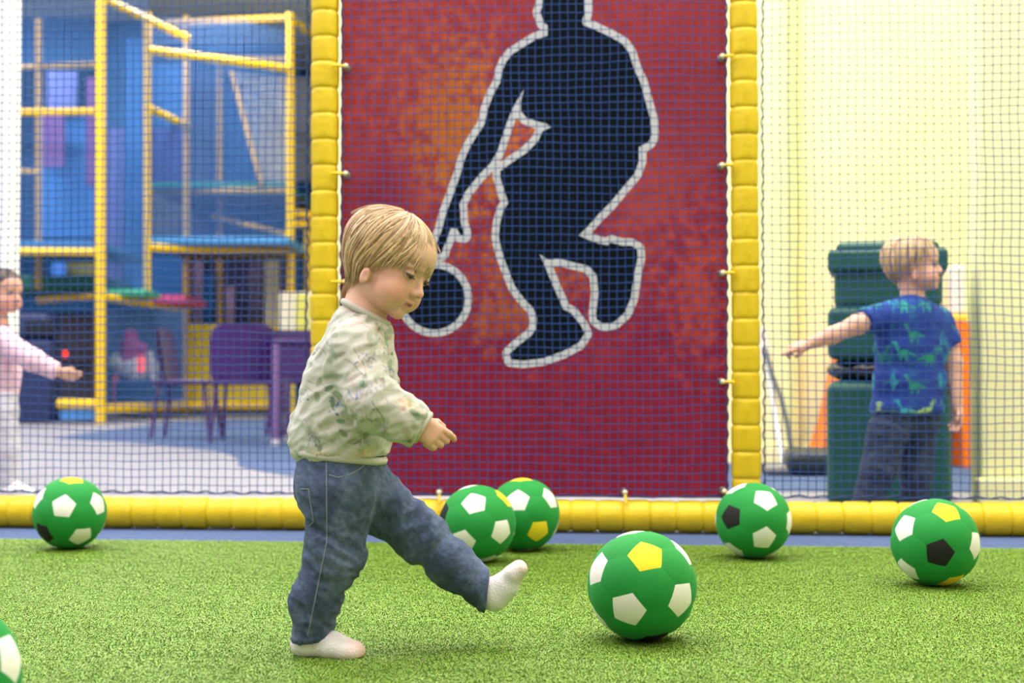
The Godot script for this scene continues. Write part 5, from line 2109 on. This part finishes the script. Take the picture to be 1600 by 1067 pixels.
func purple_chair(label: String, at: Vector3, yaw: float) -> void:
	var o := thing("purple_chair", label, "chair", Vector3(at.x, 0, at.z), "purple plastic chairs")
	o.rotation.y = yaw
	var shell := mat(rgb8(60, 16, 98), 0.35)
	var leg := mat(rgb8(70, 34, 96), 0.4)
	# faces +z; the back is a curved sheet
	var mb := MB.new()
	for face in 2:
		var start := mb.v.size()
		for i in 13:
			for j in 9:
				var u := i / 12.0 * 2.0 - 1.0
				var v := j / 8.0
				var y := lerpf(0.47, 0.895, v)
				var x := u * (0.255 - 0.03 * pow(v, 6.0) - (0.02 if j == 0 else 0.0))
				mb.put(Vector3(x, y - 0.03 * pow(absf(u), 8.0) * v, -0.20 - 0.06 * v + 0.07 * u * u + face * 0.018), Vector3.ZERO)
		for i in 12:
			for j in 8:
				var q := start + i * 9 + j
				if face == 0:
					mb.quad(q, q + 1, q + 10, q + 9)
				else:
					mb.quad(q, q + 9, q + 10, q + 1)
	mb.smooth_normals()
	part("backrest", mb.mesh(), shell, o)
	part("seat", MB.new().box(Vector3(0, 0.455, 0.0), Vector3(0.48, 0.035, 0.46), 0.016).mesh(), shell, o)
	for s in [[-1, -1], [-1, 1], [1, -1], [1, 1]]:
		part("leg", MB.new().tube(PackedVector3Array([Vector3(0.20 * s[0], 0.45, 0.18 * s[1]), Vector3(0.235 * s[0], 0.0, 0.235 * s[1])]), PackedFloat32Array([0.017, 0.014]), 10).mesh(), leg, o)


func build_right_furniture() -> void:
	# green litter bin
	var d := 5.78
	var at := W(1388, 700, d)
	var o := thing("litter_bin", "tall dark green litter bin with a hooded lid behind the boy", "bin", Vector3(at.x, 0, at.z))
	o.rotation.y = -atan2(at.x, d)
	var green := mat(rgb8(5, 78, 66), 0.5)
	var h := func(py: float) -> float: return W(1388, py, d - 0.2).y
	var stack := func(called: String, y0: float, y1: float, wide: float, deep: float, bevel: float, m: Material) -> void:
		var a: float = h.call(y0)
		var b: float = h.call(y1)
		part(called, MB.new().box(Vector3(0, (a + b) / 2, 0), Vector3(wide, absf(a - b), deep), bevel).mesh(), m, o)
	var low: float = h.call(596)
	part("body", MB.new().box(Vector3(0, low / 2, 0), Vector3(0.475, low, 0.40), 0.035).mesh(), green, o)
	var bag := Field.new()
	var nz := FastNoiseLite.new()
	nz.seed = 3
	nz.frequency = 1.0
	bag.add(Lump.new(0.02)).ell(Vector3(0, h.call(578), 0), Vector3(0.243, 0.062, 0.207))
	bag.depth = 0.016
	bag.ripple = func(p: Vector3) -> float: return 0.012 * absf(nz.get_noise_3d(p.x * 26.0, p.y * 30.0, p.z * 26.0)) - 0.004
	var bm := MB.new()
	bag.net(0.009, bm)
	part("bin_liner", bm.mesh(), mat(rgb8(26, 24, 26), 0.25), o, "crumpled black bin bag")
	stack.call("hood", 562, 478, 0.465, 0.40, 0.03, green)
	stack.call("neck", 482, 418, 0.415, 0.36, 0.03, green)
	stack.call("lid", 424, 388, 0.462, 0.40, 0.018, green)
	part("lid_dome", MB.new().box(Vector3(0, h.call(385), 0), Vector3(0.40, 0.05, 0.34), 0.024).mesh(), green, o)
	# orange stand behind it
	d = 8.0
	at = W(1400, 700, d)
	o = thing("orange_stand", "orange plastic stand with a white and yellow top, half hidden behind the green bin", "stand", Vector3(at.x, 0, at.z))
	var orange := mat(rgb8(246, 124, 18), 0.4)
	var prof := PackedVector2Array()
	for p in [[1268, 732], [1290, 660], [1312, 560], [1330, 512], [1344, 504], [1500, 504], [1514, 512], [1514, 738], [1496, 738], [1492, 620], [1320, 620], [1300, 732]]:
		var q := W(p[0], p[1], d) - o.position
		prof.append(Vector2(q.x, maxf(q.y, 0.005)))
	var mb := MB.new()
	var tris := Geometry2D.triangulate_polygon(prof)
	for f in 2:
		var start := mb.v.size()
		for p in prof:
			mb.put(Vector3(p.x, p.y, 0.12 if f == 0 else -0.22), Vector3.BACK if f == 0 else Vector3.FORWARD)
		for t in tris:
			mb.ix.append(start + t)
	for i in prof.size():
		var p := prof[i]
		var q := prof[(i + 1) % prof.size()]
		var e := (q - p).normalized()
		var nn := Vector3(e.y, -e.x, 0) * (1.0 if not Geometry2D.is_polygon_clockwise(prof) else -1.0)
		mb.quad(mb.put(Vector3(p.x, p.y, 0.12), nn), mb.put(Vector3(q.x, q.y, 0.12), nn), mb.put(Vector3(q.x, q.y, -0.22), nn), mb.put(Vector3(p.x, p.y, -0.22), nn))
	part("body", mb.mesh(), orange, o)
	slab_px(o, "inner_panel", 1440, 622, 1496, 738, d + 0.12, 0.05, mat(rgb8(150, 92, 70), 0.6), "brown inner panel")
	slab_px(o, "collar", 1486, 490, 1514, 505, d - 0.1, 0.3, mat(rgb8(232, 190, 60), 0.5), "yellow collar")
	slab_px(o, "post", 1489, 414, 1511, 491, d - 0.08, 0.24, mat(rgb8(232, 228, 226), 0.5), "white post")
	slab_px(o, "side_box", 1462, 424, 1486, 505, d, 0.2, mat(rgb8(216, 214, 170), 0.6), "cream box")
	# vacuum cleaner
	d = 7.45
	at = W(1240, 735, d)
	o = thing("vacuum_cleaner", "vacuum cleaner with a grey wand leaning on the yellow wall beside the post", "vacuum", Vector3(at.x, 0, at.z))
	var v := func(px: float, py: float, dz: float) -> Vector3:
		var q := W(px, py, d - dz) - Vector3(at.x, 0, at.z)
		q.y = maxf(q.y, 0.02)
		return q
	part("wand", MB.new().tube(PackedVector3Array([v.call(1198, 560, -0.3), v.call(1210, 640, -0.15), v.call(1225, 732, 0.05)]), PackedFloat32Array([0.02, 0.02, 0.02]), 10).mesh(), mat(rgb8(188, 188, 186), 0.35, 0.4), o)
	part("handle", MB.new().tube(PackedVector3Array([v.call(1190, 512, -0.34), v.call(1193, 530, -0.33), v.call(1198, 562, -0.3)]), PackedFloat32Array([0.026, 0.034, 0.028]), 10).mesh(), mat(rgb8(226, 214, 206), 0.5), o)
	var hose := PackedVector3Array()
	var hr := PackedFloat32Array()
	var path := [[1196, 545], [1206, 585], [1220, 620], [1230, 660], [1236, 700], [1244, 730], [1262, 738], [1284, 726], [1262, 716], [1240, 722]]
	for i in 64:
		var t := i / 63.0 * (path.size() - 1)
		var a := mini(int(t), path.size() - 2)
		var f := t - a
		hose.append(v.call(lerpf(path[a][0], path[a + 1][0], f), lerpf(path[a][1], path[a + 1][1], f), -0.22 + 0.3 * i / 63.0))
		hr.append(0.0125 if i % 2 else 0.0145)
	part("hose", MB.new().tube(hose, hr, 10).mesh(), mat(rgb8(104, 108, 108), 0.5), o)
	part("motor_body", MB.new().box(v.call(1262, 738, 0.05) + Vector3(0, 0.05, 0), Vector3(0.26, 0.14, 0.3), 0.055).mesh(), mat(rgb8(36, 44, 46), 0.4), o)
	part("floor_head", MB.new().box(v.call(1224, 740, 0.1) + Vector3(0, 0.012, 0), Vector3(0.2, 0.05, 0.1), 0.02).mesh(), mat(rgb8(140, 136, 132), 0.5), o)
